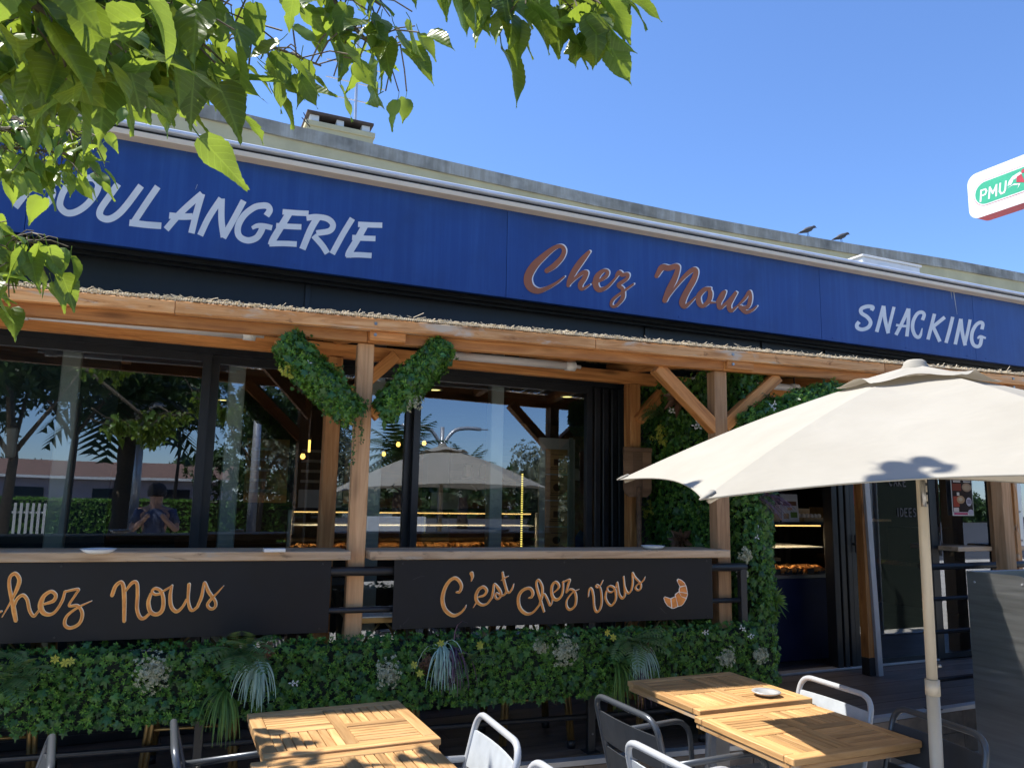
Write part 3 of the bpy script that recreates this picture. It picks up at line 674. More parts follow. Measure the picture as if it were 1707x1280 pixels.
Q8 = (0, 940, 8.535); Q9 = (175, 950, 8.129); Q10 = (725, 940, 12.19); Q11 = (850, 950, 13.13); Q12 = (970, 940, 14.225)
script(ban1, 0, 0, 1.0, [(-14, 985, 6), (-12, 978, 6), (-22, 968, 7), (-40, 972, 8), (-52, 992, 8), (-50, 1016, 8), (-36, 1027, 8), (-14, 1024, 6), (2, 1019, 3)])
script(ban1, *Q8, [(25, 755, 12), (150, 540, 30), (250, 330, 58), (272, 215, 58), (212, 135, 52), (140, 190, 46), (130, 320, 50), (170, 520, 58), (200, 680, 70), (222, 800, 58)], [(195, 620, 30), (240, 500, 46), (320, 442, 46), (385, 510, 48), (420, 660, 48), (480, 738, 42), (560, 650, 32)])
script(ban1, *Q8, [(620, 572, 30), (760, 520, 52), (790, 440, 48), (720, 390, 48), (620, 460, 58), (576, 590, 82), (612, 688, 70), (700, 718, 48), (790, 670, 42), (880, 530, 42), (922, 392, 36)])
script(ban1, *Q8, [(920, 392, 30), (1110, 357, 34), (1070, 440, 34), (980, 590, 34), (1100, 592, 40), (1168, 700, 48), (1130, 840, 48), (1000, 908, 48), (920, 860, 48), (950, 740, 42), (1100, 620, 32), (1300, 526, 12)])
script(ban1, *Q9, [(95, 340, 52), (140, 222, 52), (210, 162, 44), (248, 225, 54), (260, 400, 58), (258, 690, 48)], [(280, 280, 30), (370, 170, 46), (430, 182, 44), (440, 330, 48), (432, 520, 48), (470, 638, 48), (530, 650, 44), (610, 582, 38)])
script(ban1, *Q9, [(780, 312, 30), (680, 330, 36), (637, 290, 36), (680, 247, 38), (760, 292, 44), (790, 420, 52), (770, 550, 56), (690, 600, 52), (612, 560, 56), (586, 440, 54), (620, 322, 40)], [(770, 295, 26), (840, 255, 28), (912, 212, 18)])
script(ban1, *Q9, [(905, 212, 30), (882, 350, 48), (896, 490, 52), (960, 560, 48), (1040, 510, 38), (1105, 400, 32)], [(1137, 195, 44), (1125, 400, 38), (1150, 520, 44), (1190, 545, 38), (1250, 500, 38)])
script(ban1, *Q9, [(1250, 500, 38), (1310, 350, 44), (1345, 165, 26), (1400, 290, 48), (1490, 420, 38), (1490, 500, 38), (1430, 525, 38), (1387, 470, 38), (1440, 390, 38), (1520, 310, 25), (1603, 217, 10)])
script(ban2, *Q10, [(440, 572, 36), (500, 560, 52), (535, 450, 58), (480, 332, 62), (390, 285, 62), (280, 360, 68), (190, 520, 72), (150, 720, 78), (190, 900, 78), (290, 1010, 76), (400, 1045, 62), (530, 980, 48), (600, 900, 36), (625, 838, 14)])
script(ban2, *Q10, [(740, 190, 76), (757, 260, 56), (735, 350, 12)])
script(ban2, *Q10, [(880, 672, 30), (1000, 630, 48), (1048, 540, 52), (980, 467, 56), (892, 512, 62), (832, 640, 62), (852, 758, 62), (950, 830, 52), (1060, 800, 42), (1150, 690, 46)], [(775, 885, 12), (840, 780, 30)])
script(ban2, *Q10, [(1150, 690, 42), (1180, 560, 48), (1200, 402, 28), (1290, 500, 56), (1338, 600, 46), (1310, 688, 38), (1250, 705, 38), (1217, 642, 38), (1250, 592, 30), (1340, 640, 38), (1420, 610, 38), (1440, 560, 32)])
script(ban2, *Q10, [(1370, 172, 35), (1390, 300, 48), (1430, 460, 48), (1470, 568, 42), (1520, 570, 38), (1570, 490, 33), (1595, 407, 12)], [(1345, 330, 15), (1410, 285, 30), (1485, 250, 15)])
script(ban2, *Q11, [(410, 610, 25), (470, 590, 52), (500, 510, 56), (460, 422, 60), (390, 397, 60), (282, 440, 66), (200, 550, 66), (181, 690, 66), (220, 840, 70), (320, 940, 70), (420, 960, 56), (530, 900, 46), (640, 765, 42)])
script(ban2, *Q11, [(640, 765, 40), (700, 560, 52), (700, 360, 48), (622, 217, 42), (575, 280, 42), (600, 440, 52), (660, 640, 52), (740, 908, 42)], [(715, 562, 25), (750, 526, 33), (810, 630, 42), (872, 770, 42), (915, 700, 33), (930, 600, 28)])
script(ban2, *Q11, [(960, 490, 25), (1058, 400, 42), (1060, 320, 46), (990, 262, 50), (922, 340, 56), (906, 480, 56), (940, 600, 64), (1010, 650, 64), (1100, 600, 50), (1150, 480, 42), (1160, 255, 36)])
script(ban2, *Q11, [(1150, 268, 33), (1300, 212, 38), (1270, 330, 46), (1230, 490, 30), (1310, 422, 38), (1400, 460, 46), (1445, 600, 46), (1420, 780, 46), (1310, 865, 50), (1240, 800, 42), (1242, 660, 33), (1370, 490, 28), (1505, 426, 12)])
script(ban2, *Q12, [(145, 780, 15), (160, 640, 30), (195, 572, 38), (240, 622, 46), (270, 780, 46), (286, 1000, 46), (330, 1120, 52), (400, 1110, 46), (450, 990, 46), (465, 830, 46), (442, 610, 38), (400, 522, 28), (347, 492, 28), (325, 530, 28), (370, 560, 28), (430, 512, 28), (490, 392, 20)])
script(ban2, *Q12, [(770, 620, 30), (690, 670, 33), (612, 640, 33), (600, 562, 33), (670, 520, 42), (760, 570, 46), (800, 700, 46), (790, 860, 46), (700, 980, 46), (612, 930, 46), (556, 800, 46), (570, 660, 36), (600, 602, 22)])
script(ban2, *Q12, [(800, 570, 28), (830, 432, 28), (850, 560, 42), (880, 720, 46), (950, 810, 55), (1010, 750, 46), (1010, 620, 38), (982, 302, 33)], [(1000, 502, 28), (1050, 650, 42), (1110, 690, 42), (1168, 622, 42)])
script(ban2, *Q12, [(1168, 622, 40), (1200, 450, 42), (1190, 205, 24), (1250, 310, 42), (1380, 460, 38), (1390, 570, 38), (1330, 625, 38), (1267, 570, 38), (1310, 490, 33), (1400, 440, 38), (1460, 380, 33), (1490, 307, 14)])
def flatpoly(pts, plane, ox, oy, s, e): return [plane(ox+x/s, oy+y/s, e) for x, y in pts]
cr = mesh('croissant', flatpoly([(650, 222), (740, 258), (822, 330), (872, 430), (897, 560), (907, 650), (872, 770), (800, 892), (740, 950), (640, 977), (545, 1022), (480, 1027), (360, 952), (288, 850), (253, 740), (290, 698), (440, 745), (560, 695), (558, 640), (663, 560), (663, 500), (688, 440), (618, 300), (608, 253)], bpl, 1090, 950, 16, .001), [tuple(range(24))], M_['pwhite'], ban2)
for sg in ([(650, 240), (735, 275), (810, 340), (842, 402), (702, 430), (632, 310)], [(703, 458), (846, 424), (882, 560), (888, 605), (690, 572), (686, 510)], [(680, 588), (890, 624), (890, 660), (862, 733), (738, 698)],
           [(660, 585), (732, 705), (856, 760), (798, 872), (745, 935), (652, 955), (592, 720), (577, 660)], [(470, 765), (562, 712), (588, 740), (630, 960), (545, 1002), (492, 1010)], [(272, 745), (292, 716), (440, 764), (466, 992), (370, 937), (303, 842)]):
    mesh('croissant_fold', flatpoly(sg, bpl, 1090, 950, 16, .002), [tuple(range(len(sg)))], M_['orange'], cr)

for par, pts in ((ban2, ((688, 966), (700, 961), (708, 960))), (ban2, ((672, 1040), (678, 1034), (682, 1028))), (ban2, ((1100, 1012), (1108, 1020), (1112, 1023)))):
    ribbon(MB(), [[(x, y, .6-.18*k) for k, (x, y) in enumerate(pts)]], bpl, 0, 0, 1.0, 'round', eps0=.0006).build('scuff', M_['faint'], par)
for par, xs in ((ban1, (-1.70, -.4, .75)), (ban2, (1.15, 2.04, 2.93))):
    for X in xs:
        for z in (1.0, 1.312): b = MB(); q = pf(X, .0155, z); b.tube([q, q+PN*.003], .005, 8); b.build('screw', M_['black'], par)
# small plates left on the counters
def plate(loc, r, lab, mat, cat='plate', nm='plate'):
    b = MB(); b.lathe([(.001, .004), (r*.62, .004), (r, .020), (r*1.02, .020), (r*.66, 0), (.001, 0)], loc, 24)
    o = b.build(nm, mat, None, True); tag(o, lab, cat); return o
plate((-.25, 3.985, 1.3755), .075, 'white saucer on the left wooden counter above the h of the banner', M_['porcelain'])
plate((2.64, 3.86, 1.3755), .07, 'white saucer on the right end of the right wooden counter', M_['porcelain'])
o = blk('napkin_box', (.46, 3.93, 1.3755), (.56, 3.99, 1.392), M_['porcelain']); tag(o, 'flat white napkin box at the right end of the left counter', 'box')

# ------------------------------------------------------------------ bar stools behind the counter
def stool(loc, rz, lab, first=None):
    if first: return copy_tree(first, loc, rz, lab)
    t = thing('bar_stool', lab, 'bar stool', (0, 0, 0), 0, 'bar stools behind the counter')
    b = MB(); b.box((-.19, -.19, .70), (.19, .19, .725)); b.build('seat_frame', M_['gold'], t)
    k = 0
    for i in range(9):
        for j in range(9):
            pass
    wv = MB()
    for i in range(10):
        a = -.18+i*.04
        wv.box((a-.016, -.19, .726+.002*(i % 2)), (a+.016, .19, .732+.002*(i % 2))); wv.box((-.19, a-.016, .7255+.002*((i+1) % 2)), (.19, a+.016, .7315+.002*((i+1) % 2)))
    wv.build('woven_seat', M_['column'], t)
    for sx in (-1, 1):
        for sy in (-1, 1):
            lb = MB(); c = Vector((sx*.15, sy*.15, .70)); f = Vector((sx*.20, sy*.20, .02))
            for q in ((-.011, 0), (.011, 0), (0, .011)):
                lb.tube([c+Vector((q[0], q[1], 0)), f+Vector((q[0], q[1], 0))], .0115, 7)
            l = lb.build('leg', M_['gold'], t, True)
            fb_ = MB(); fb_.tube([f-Vector((0, 0, .02)), f+Vector((0, 0, .02))], .024, 10); fb_.build('rubber_foot', M_['black'], l, True)
            ar = MB(); d = Vector((-sx, 0, 0))
            pts = [c*.5+f*.5+Vector((0, 0, .06)), Vector((sx*.10, sy*.165, .60)), Vector((sx*.02, sy*.155, .69))]
            ar.tube([Vector(p) for p in catmull(pts, 5)], .007, 6); ar.build('bent_brace', M_['gold'], t, True)
    fr = MB(); fr.tube([(-.18, -.18, .26), (.18, -.18, .26), (.18, .18, .26), (-.18, .18, .26), (-.18, -.18, .26)], .009, 6); fr.build('foot_ring', M_['gold'], t, True)
    return t
st0 = stool(0, 0, '')
for i, (X, Y, rz, lab) in enumerate(((1.12, 4.25, -.1, 'gold legged stool with woven seat, just right of the left timber post'), (1.98, 4.18, -.1, 'gold legged bar stool with legs showing under the hedge between the two tables'),
                                  (2.75, 4.02, -.12, 'gold legged bar stool behind the banner below the painted croissant'), (.22, 4.28, -.1, 'gold legged bar stool behind the hedge at the left banner end'), (-.62, 4.4, -.1, 'gold legged bar stool hidden behind the left banner, leftmost'))):
    if i == 0: st0.location = (X, Y, TZ); st0.rotation_euler = (0, 0, rz); st0['label'] = lab
    else: stool((X, Y, TZ), rz, lab, st0)

# ------------------------------------------------------------------ teak tables
def table():
    t = thing('cafe_table', '', 'table', (0, 0, 0), 0, 'teak tables on the pavement')
    hx, hy, z, th, bw = .325, .298, .74, .026, .052
    for y0 in (-1, 1): bar('border', (-hx, y0*(hy-bw/2), z-th/2), (hx, y0*(hy-bw/2), z-th/2), bw, th, M_['teak'], t, .003)
    for x0 in (-1, 1): bar('border', (x0*(hx-bw/2), -hy+bw+.001, z-th/2), (x0*(hx-bw/2), hy-bw-.001, z-th/2), bw, th, M_['teak'], t, .003)
    bar('cross_bar', (0, -hy+bw+.001, z-th/2-.0006), (0, hy-bw-.001, z-th/2-.0006), bw*.9, th, M_['teak'], t, .002)
    for s in (-1, 1): bar('cross_bar', (s*(bw*.45+.001), 0, z-th/2-.0003), (s*(hx-bw-.001), 0, z-th/2-.0003), bw*.9, th, M_['teak'], t, .002)
    ix0, ix1, iy0, iy1 = bw*.45, hx-bw, bw*.45, hy-bw
    for sx in (-1, 1):
        for sy in (-1, 1):
            alongx = (sx*sy < 0)
            n = 7
            if alongx:
                wdt = (iy1-iy0)/n
                for k in range(n):
                    y = sy*(iy0+(k+.5)*wdt); bar('slat', (sx*(ix0+.002), y, z-th/2-random.uniform(0, .0012)), (sx*(ix1-.002), y, z-th/2-random.uniform(0, .0012)), wdt-.0045, th-.004, M_['teak'], t, .0012)
            else:
                wdt = (ix1-ix0)/n
                for k in range(n):
                    x = sx*(ix0+(k+.5)*wdt); bar('slat', (x, sy*(iy0+.002), z-th/2-random.uniform(0, .0012)), (x, sy*(iy1-.002), z-th/2-random.uniform(0, .0012)), wdt-.0045, th-.004, M_['teak'], t, .0012)
    for y0 in (-1, 1): bar('apron', (-hx+.006, y0*(hy-.016), z-th-.011), (hx-.006, y0*(hy-.016), z-th-.011), .022, .021, M_['teakworn'], t, .002)
    for x0 in (-1, 1): bar('apron', (x0*(hx-.016), -hy+.03, z-th-.011), (x0*(hx-.016), hy-.03, z-th-.011), .022, .021, M_['teakworn'], t, .002)
    b = MB(); b.box((-.04, -.04, .03), (.04, .04, z-th-.0225)); b.build('pedestal', M_['leggrey'], t)
    b = MB(); b.box((-.22, -.22, z-th-.022), (.22, .22, z-th-.0005)); b.build('top_plate', M_['leggrey'], t)
    b = MB(); b.box((-.21, -.035, .0), (.21, .035, .029)); b.box((-.035, -.21, .0005), (.035, -.036, .0285)); b.box((-.035, .036, .0005), (.035, .21, .0285)); b.build('foot_cross', M_['leggrey'], t)
    return t
t0 = table()
tabs = [(.712, 3.235, .0, .004, 'teak cafe table on the left nearest the hedge, its back edge in shade'), (.665, 2.627, -.004, -.002, 'teak cafe table at the bottom left, in front of the other left table'),
        (2.55, 3.195, -.008, .006, 'teak cafe table on the right nearest the hedge, with the metal ashtray on it'), (2.488, 2.567, -.02, -.004, 'teak cafe table on the right half in the parasol shade, nearest the pole')]
for i, (x, y, rz, dz, lab) in enumerate(tabs):
    if i == 0: t0.location = (x, y, dz); t0.rotation_euler = (0, 0, rz); t0['label'] = lab
    else: copy_tree(t0, (x, y, dz), rz, lab)
b = MB(); b.lathe([(.001, .006), (.040, .006), (.050, .016), (.066, .020), (.068, .017), (.052, .006), (.040, .0), (.001, .0)], (2.70, 3.015, .7462), 28)
tag(b.build('ashtray', M_['alu'], None, True), 'round metal ashtray on the right hand teak table nearest the hedge', 'ashtray')

# ------------------------------------------------------------------ chairs
def chair(sm, fm):
    t = thing('cafe_chair', '', 'chair', (0, 0, 0), 0, 'grey metal armchairs around the tables')
    r = .0125
    b = MB(); b.tube(fillet([(-.30, -.225, .0), (-.215, -.222, .43), (-.315, -.222, .825), (-.315, .222, .825), (-.215, .222, .43), (-.30, .225, .0)], .075, 7), r, 10); b.build('back_frame', M_[fm], t, True)
    for s in (-1, 1):
        b = MB(); b.tube(fillet([(-.272, s*.226, .655), (.205, s*.245, .665), (.255, s*.245, .0)], .10, 8), r, 10); l = b.build('arm', M_[fm], t, True)
        b = MB(); b.tube([(.255, s*.245, 0), (.2535, s*.245, .022)], .017, 10); b.build('rubber_foot', M_['black'], l, True)
        b = MB(); b.tube([(-.21, s*.215, .425), (.228, s*.236, .425)], .0105, 8); b.build('seat_rail', M_[fm], t, True)
    def slat(z0, z1, n=6):
        vs = []; fs = []
        for k in range(n+1):
            y = -.212+.424*k/n; cv = -.016*(1-(2*k/n-1)**2)
            for z in (z0, z1):
                x = -.215-.100*(z-.43)/.395+cv; vs += [(x+.004, y, z), (x-.004, y, z)]
        for k in range(n):
            a = 4*k; c = a+4
            fs += [(a, c, c+2, a+2), (a+1, a+3, c+3, c+1), (a+2, c+2, c+3, a+3), (a, a+1, c+1, c)]
        fs += [(0, 2, 3, 1), (4*n, 4*n+1, 4*n+3, 4*n+2)]
        mesh('back_slat', vs, fs, M_[sm], t)
    slat(.635, .762); slat(.485, .612)
    for x0, x1 in ((-.205, -.07), (-.062, .075), (.083, .225)): blk('seat_slat', (x0, -.225, .436), (x1, .225, .448), M_[sm], t, .003)
    b = MB(); b.tube([(.228, -.232, .425), (.228, .232, .425)], .0105, 8); b.build('front_rail', M_[fm], t, True)
    return t
c0 = chair('chairslat', 'chair'); c1 = chair('shadedslat', 'shadedchair')
ch_list = [(2.085, 2.815, .02, 'slatted armchair darkened as in shade, at the left of the ashtray table'),
           (1.865, 2.225, .03, 'armchair cut by the lower edge, in front of the shade darkened one'),
           (.865, 2.735, math.pi-.05, 'sunlit pale grey armchair tucked to the right side of the left table'),
           (.84, 2.14, math.pi+.03, 'grey armchair of which only a sunlit arched tube shows right of the bottom left table'),
           (2.585, 2.80, math.pi-.06, 'grey armchair at the right side of the table with the ashtray, one slat sunlit'),
           (2.515, 2.24, math.pi-.12, 'dark shaded armchair behind the parasol pole at the right table'),
           (.41, 3.03, .0, 'grey armchair at the left side of the left table nearest the hedge'),
           (-.58, 2.95, math.pi+.1, 'leftmost grey armchair, only its back seen, with its back towards the left tables')]
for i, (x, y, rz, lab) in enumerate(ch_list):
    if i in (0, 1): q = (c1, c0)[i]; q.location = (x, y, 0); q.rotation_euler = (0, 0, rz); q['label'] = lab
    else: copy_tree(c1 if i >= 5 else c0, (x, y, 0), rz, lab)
# cream chair at the right edge
cc = thing('resin_chair', 'cream resin chair at the right edge with an oval handle hole in its back', 'chair', (3.2, 1.9, 0))
def loop(y0, y1, z0, z1, n=14): return [((y0+y1)/2+(y1-y0)/2*math.cos(2*math.pi*k/n), (z0+z1)/2+(z1-z0)/2*math.sin(2*math.pi*k/n)) for k in range(n)]
ob = MB(); n = 28
outer = []
for k in range(n):
    a = 2*math.pi*k/n; c_, s_ = math.cos(a), math.sin(a)
    outer.append((.20*math.copysign(abs(c_)**.55, c_), .66+.20*math.copysign(abs(s_)**.55, s_)))
inner = [(.075*math.cos(2*math.pi*k/n), .79+.024*math.sin(2*math.pi*k/n)) for k in range(n)]
vs = []
for x in (0, .018):
    vs += [(-.0-x-(z-.45)*.18, y, z) for y, z in outer]+[(-.0-x-(z-.45)*.18, y, z) for y, z in inner]
fs = []
for k in range(n):
    k2 = (k+1) % n
    fs += [(k, k2, n+k2, n+k), (2*n+k, 3*n+k, 3*n+k2, 2*n+k2), (k, 2*n+k, 2*n+k2, k2), (n+k, n+k2, 3*n+k2, 3*n+k)]
mm_ = Matrix.Translation((2.985, 1.915, 0)) @ Matrix.Rotation(math.pi-.25, 4, 'Z') @ Matrix.Translation((-.22, 0, 0))
CMT = plain('cream_resin', (.55, .47, .33), .35, 0, .06, 8); M_['resin'] = CMT
mesh('backrest', vs, fs, CMT, cc, True, M=mm_ @ Matrix.Translation((0.02, 0, 0)))
b = MB(); b.box((0, -.2, .43), (.42, .2, .45)); b.build('seat', CMT, cc, M=mm_)
for sx in (.02, .38):
    for sy in (-.17, .17):
        b = MB(); b.tube([(sx, sy, .43), (sx+(.04 if sx > .1 else -.05), sy*1.1, 0)], .018, 8); b.build('leg', CMT, cc, True, M=mm_)
# ------------------------------------------------------------------ parasol
um = thing('parasol', 'big off white parasol with a vented top, open over the right tables', 'parasol', (2.70, 2.10, 0))
APX = onY(1525, 606, 2.10); UC = Vector((2.70, 2.10, 0))
t1 = onY(1033, 799, 3.06); t2 = onY(1172, 831, 1.93)
tips = [t1, t2]
ctr = Vector((2.70, 2.115)); v2 = Vector((t2.x, t2.y))-ctr
for k, z in ((1, 1.735), (2, 1.75), (3, 1.76), (4, 1.77)):
    a = R(60*k); d = Vector((v2.x*math.cos(a)-v2.y*math.sin(a), v2.x*math.sin(a)+v2.y*math.cos(a)))+ctr; tips.append(Vector((d.x, d.y, z)))
tips = [tips[1], tips[2], tips[3], tips[4], tips[5], tips[0]]
def cpt(i, s, t, lift=0, belly=.0):
    A = APX+Vector((0, 0, -.015)); P = A+(tips[i]-A)*s; Q = A+(tips[(i+1) % 6]-A)*s
    P.z += .05*math.sin(math.pi*min(1, s))*.6; Q.z += .05*math.sin(math.pi*min(1, s))*.6
    m = P*(1-t)+Q*t; k = 4*t*(1-t)
    m = m+(A-m)*(.062*k*s*s); m.z += lift-.012*k*math.sin(math.pi*s)
    return m
NS, NT = 14, 14
for i in range(6):
    vs = []; fs = []
    for a in range(NS+1):
        s = .12+.88*a/NS
        for b_ in range(NT+1): vs.append(cpt(i, s, b_/NT))
    for a in range(NS):
        for b_ in range(NT):
            q = a*(NT+1)+b_; fs.append((q, q+1, q+NT+2, q+NT+1))
    pnl = mesh('canopy_panel', vs, fs, M_['canopy'], um, True)
    hv = []
    hb = MB(); hb.tube([cpt(i, 1.0, k/16)+Vector((0, 0, -.001)) for k in range(17)], .0035, 5); hb.build('hem', M_['canopy'], pnl, True)
    pk = MB(); d = (tips[i]-APX).normalized(); e = cpt(i, .965, 0); pk.tube([e, e+d*.04, e+d*.06], [.016, .013, .006], 6, flat=.5); pk.build('tip_pocket', M_['canopy'], um, True)
    rb = MB(); rb.tube([APX+Vector((0, 0, -.07)), tips[i]+(APX-tips[i])*.02+Vector((0, 0, -.018))], .009, 6); rib = rb.build('rib', M_['polecream'], um, True)
    sb = MB(); hub = Vector((UC.x*.4+APX.x*.6, UC.y*.4+APX.y*.6, 1.86)); mid = APX+(tips[i]-APX)*.50+Vector((0, 0, -.045)); sb.tube([hub, mid], .007, 6); sb.build('strut', M_['polecream'], rib, True)
vs = []; fs = []; nv = 72                                           # vent cap with lifted scallops
for a in range(7):
    for k in range(nv):
        ph = k/nv*6; i = int(ph) % 6; t = ph-int(ph); s = .025+.205*a/6
        p = cpt(i, s, t, .012+.007*a/6); sc = (a/6)**3
        p.z += sc*(.030*math.sin(math.pi*t*1.0)**2*(1 if i in (0, 2, 4) else 1.25)) - .006*sc
        p += Vector((p.x-APX.x, p.y-APX.y, 0))*(.05*math.sin(2*math.pi*t+1)*sc)
        vs.append(p)
for a in range(6):
    for k in range(nv):
        k2 = (k+1) % nv; fs.append((a*nv+k, a*nv+k2, (a+1)*nv+k2, (a+1)*nv+k))
mesh('vent_cap', vs, fs, M_['canopy'], um, True)
b = MB(); b.lathe([(.052, -.012), (.050, .002), (.043, .012), (.040, .024), (.030, .031), (.001, .034)], APX+Vector((0, 0, -.018)), 20); b.build('finial', M_['canopy'], um, True)
pb0 = Vector((2.675, 2.105, 0)); ptop = APX+Vector((0, 0, -.03))
def pp(z): return pb0+(ptop-pb0)*(z/ptop.z)
b = MB(); b.tube([pp(.08), pp(1.00)], .0235, 14); b.build('lower_pole', M_['polecream'], um, True)
b = MB(); b.tube([pp(.985), pp(ptop.z-.02)], .0195, 14); b.build('upper_pole', M_['polecream'], um, True)
b = MB(); b.tube([pp(.955), pp(1.01)], .0262, 14); b.build('pole_collar', M_['polecream'], um, True)
b = MB(); q = pp(1.06); b.tube([q+Vector((.018, -.012, 0)), q+Vector((.030, -.016, 0))], .006, 8); b.build('locking_pin', M_['steel'], um, True)
b = MB(); q = pp(1.70); b.tube([q+Vector((-.018, -.02, -.05)), q+Vector((-.018, -.02, .05))], .010, 8); b.build('crank_plate', M_['steel'], um, True)
for z in (1.665, 1.70, 1.735):
    b = MB(); q = pp(z)+Vector((-.009, -.0205, 0)); b.tube([q, q+Vector((-.003, -.008, 0))], .0065, 10); b.build('rivet', M_['black'], um, True)
b = MB(); b.lathe([(.05, -.03), (.05, .03), (.03, .05)], Vector((UC.x*.4+APX.x*.6, UC.y*.4+APX.y*.6, 1.86)), 14); b.build('slider_hub', M_['polecream'], um, True)
b = MB(); b.lathe([(.001, .0), (.30, .0), (.30, .05), (.27, .075), (.05, .09), (.035, .30), (.001, .30)], (pb0.x, pb0.y, 0.0), 28); b.build('base', M_['concrete'], um, True)

# ------------------------------------------------------------------ foliage tools
def inst_mesh(name, tv, tf, mats4, mat, parent=None, smooth=False):
    """many copies of a small template joined into one mesh; mats4: list of (3x3 rows, pos)"""
    tv = np.array(tv, float); nv = len(tv); n = len(mats4)
    if n == 0: return None
    A = np.array([m[0] for m in mats4]); P = np.array([m[1] for m in mats4])
    V = np.einsum('nij,vj->nvi', A, tv)+P[:, None, :]
    me = bpy.data.meshes.new(name)
    lens = np.array([len(f) for f in tf]); flat = np.concatenate([np.array(f) for f in tf])
    me.vertices.add(nv*n); me.vertices.foreach_set('co', V.reshape(-1))
    L = (flat[None, :]+(np.arange(n)*nv)[:, None]).reshape(-1)
    me.loops.add(len(L)); me.loops.foreach_set('vertex_index', L.astype(np.int32))
    ls = np.tile(lens, n); st = np.concatenate([[0], np.cumsum(ls)[:-1]])
    me.polygons.add(len(ls)); me.polygons.foreach_set('loop_start', st.astype(np.int32)); me.polygons.foreach_set('loop_total', ls.astype(np.int32))
    if smooth: me.polygons.foreach_set('use_smooth', np.ones(len(ls), bool))
    me.materials.append(mat); me.update(calc_edges=True); me.validate()
    return link(name, me, parent)
def frame(nrm, tip, size, jx=1.0):
    """rows of a matrix whose local y is the tip direction and z the leaf normal"""
    n = np.array(nrm, float); n /= np.linalg.norm(n)+1e-9; t = np.array(tip, float); t = t-n*np.dot(t, n); t /= np.linalg.norm(t)+1e-9
    x = np.cross(t, n); return np.stack([x*size*jx, t*size, n*size], 1)
def rv(s=1): return rng.normal(size=3)*s
IV = [(0, 0, 0), (.22, -.10, -.02), (.50, .06, -.10), (.27, .24, -.02), (.43, .56, -.10), (.15, .55, -.01), (0, 1.0, -.16), (-.15, .55, -.01), (-.43, .56, -.10), (-.27, .24, -.02), (-.50, .06, -.10), (-.22, -.10, -.02), (0, .35, .05)]
IF = [(12, i, i+1) for i in range(0, 11)]+[(12, 11, 0)]
def sprig_t(n=7, seed=1):
    r = np.random.default_rng(seed); vs = []; fs = []
    for k in range(n):
        a = 2*math.pi*k/n+r.uniform(-.3, .3); el = r.uniform(.15, 1.0); d = np.array([math.cos(a)*math.cos(el), math.sin(a)*math.cos(el), math.sin(el)])
        s = np.cross(d, [0, 0, 1]); s /= np.linalg.norm(s); L = r.uniform(.7, 1.05); q = len(vs)
        vs += [tuple(d*.05), tuple(d*L*.5+s*.15), tuple(d*L+np.array([0, 0, -.1])), tuple(d*L*.5-s*.15)]; fs += [(q, q+1, q+2, q+3)]
    return vs, fs
SV, SF = sprig_t()
IVM = bpy.data.meshes.new('ivy_leaf'); IVM.from_pydata(IV, [], IF); IVM.materials.append(M_['ivyp'])
def greenery(root, sampler, n_ivy, n_sprig, n_part, ivs=(.028, .055), sps=(.014, .028), part_sz=(.045, .068), down=.8, view=None):
    ms = []
    for _ in range(n_ivy):
        p, n = sampler(); t = np.array([0, 0, -down])+rv(.55); ms.append((frame(np.array(n)+rv(.42), t, rng.uniform(*ivs), rng.uniform(.85, 1.15)), np.array(p)+np.array(n)*rng.uniform(-.015, .03)))
    o = inst_mesh('ivy_foliage', IV, IF, ms, M_['ivy'], root, False)
    if o: stuff(o)
    ms = []
    for _ in range(n_sprig):
        p, n = sampler(); ms.append((frame(np.array(n)+rv(.35)+np.array([0, 0, .25]), rv(), rng.uniform(*sps)), np.array(p)+np.array(n)*rng.uniform(-.01, .03)))
    o = inst_mesh('sprig_foliage', SV, SF, ms, M_['sprig'], root)
    if o: stuff(o)
    for _ in range(n_part):
        p, n = sampler(); A = frame(np.array(n)+rv(.3), np.array([0, 0, -down])+rv(.5), rng.uniform(*part_sz)); q = np.array(p)+np.array(n)*rng.uniform(.02, .04)
        M = Matrix.Identity(4)
        for r_ in range(3):
            for c_ in range(3): M[r_][c_] = A[r_][c_]
            M[r_][3] = q[r_]
        link('ivy_leaf', IVM, root, M)
def blades(name, mat, parent, base, n, L, spread, out=(0, -1, 0), width=.006, droop=1.2, up0=.2):
    ms = MB(); base = Vector(base); out = Vector(out)
    for _ in range(n):
        d = (out*random.uniform(.25, .8)+Vector((random.gauss(0, spread), random.gauss(0, spread*.6), up0+random.gauss(0, .2)))).normalized()
        LL = L*random.uniform(.7, 1.1); p = base+Vector((random.gauss(0, .008), random.gauss(0, .008), random.gauss(0, .008))); pts = [p.copy()]
        for k in range(5):
            p = p+d*LL/5; d = (d+Vector((0, 0, -droop*.42))).normalized(); pts.append(p.copy())
        s = d.cross(Vector((0, 0, 1))); s = (s+Vector((random.gauss(0, .3), random.gauss(0, .3), 0))).normalized() if s.length > .01 else Vector((1, 0, 0))
        s = Vector((1, 0, 0))*.8+s*.4; s.normalize(); vs = []
        for k, q in enumerate(pts):
            wd = width*(1-.8*(k/5)**1.5)/2; vs += [q-s*wd, q+s*wd]
        ms.add(vs, [(2*k, 2*k+1, 2*k+3, 2*k+2) for k in range(5)])
    return stuff(ms.build(name, mat, parent))
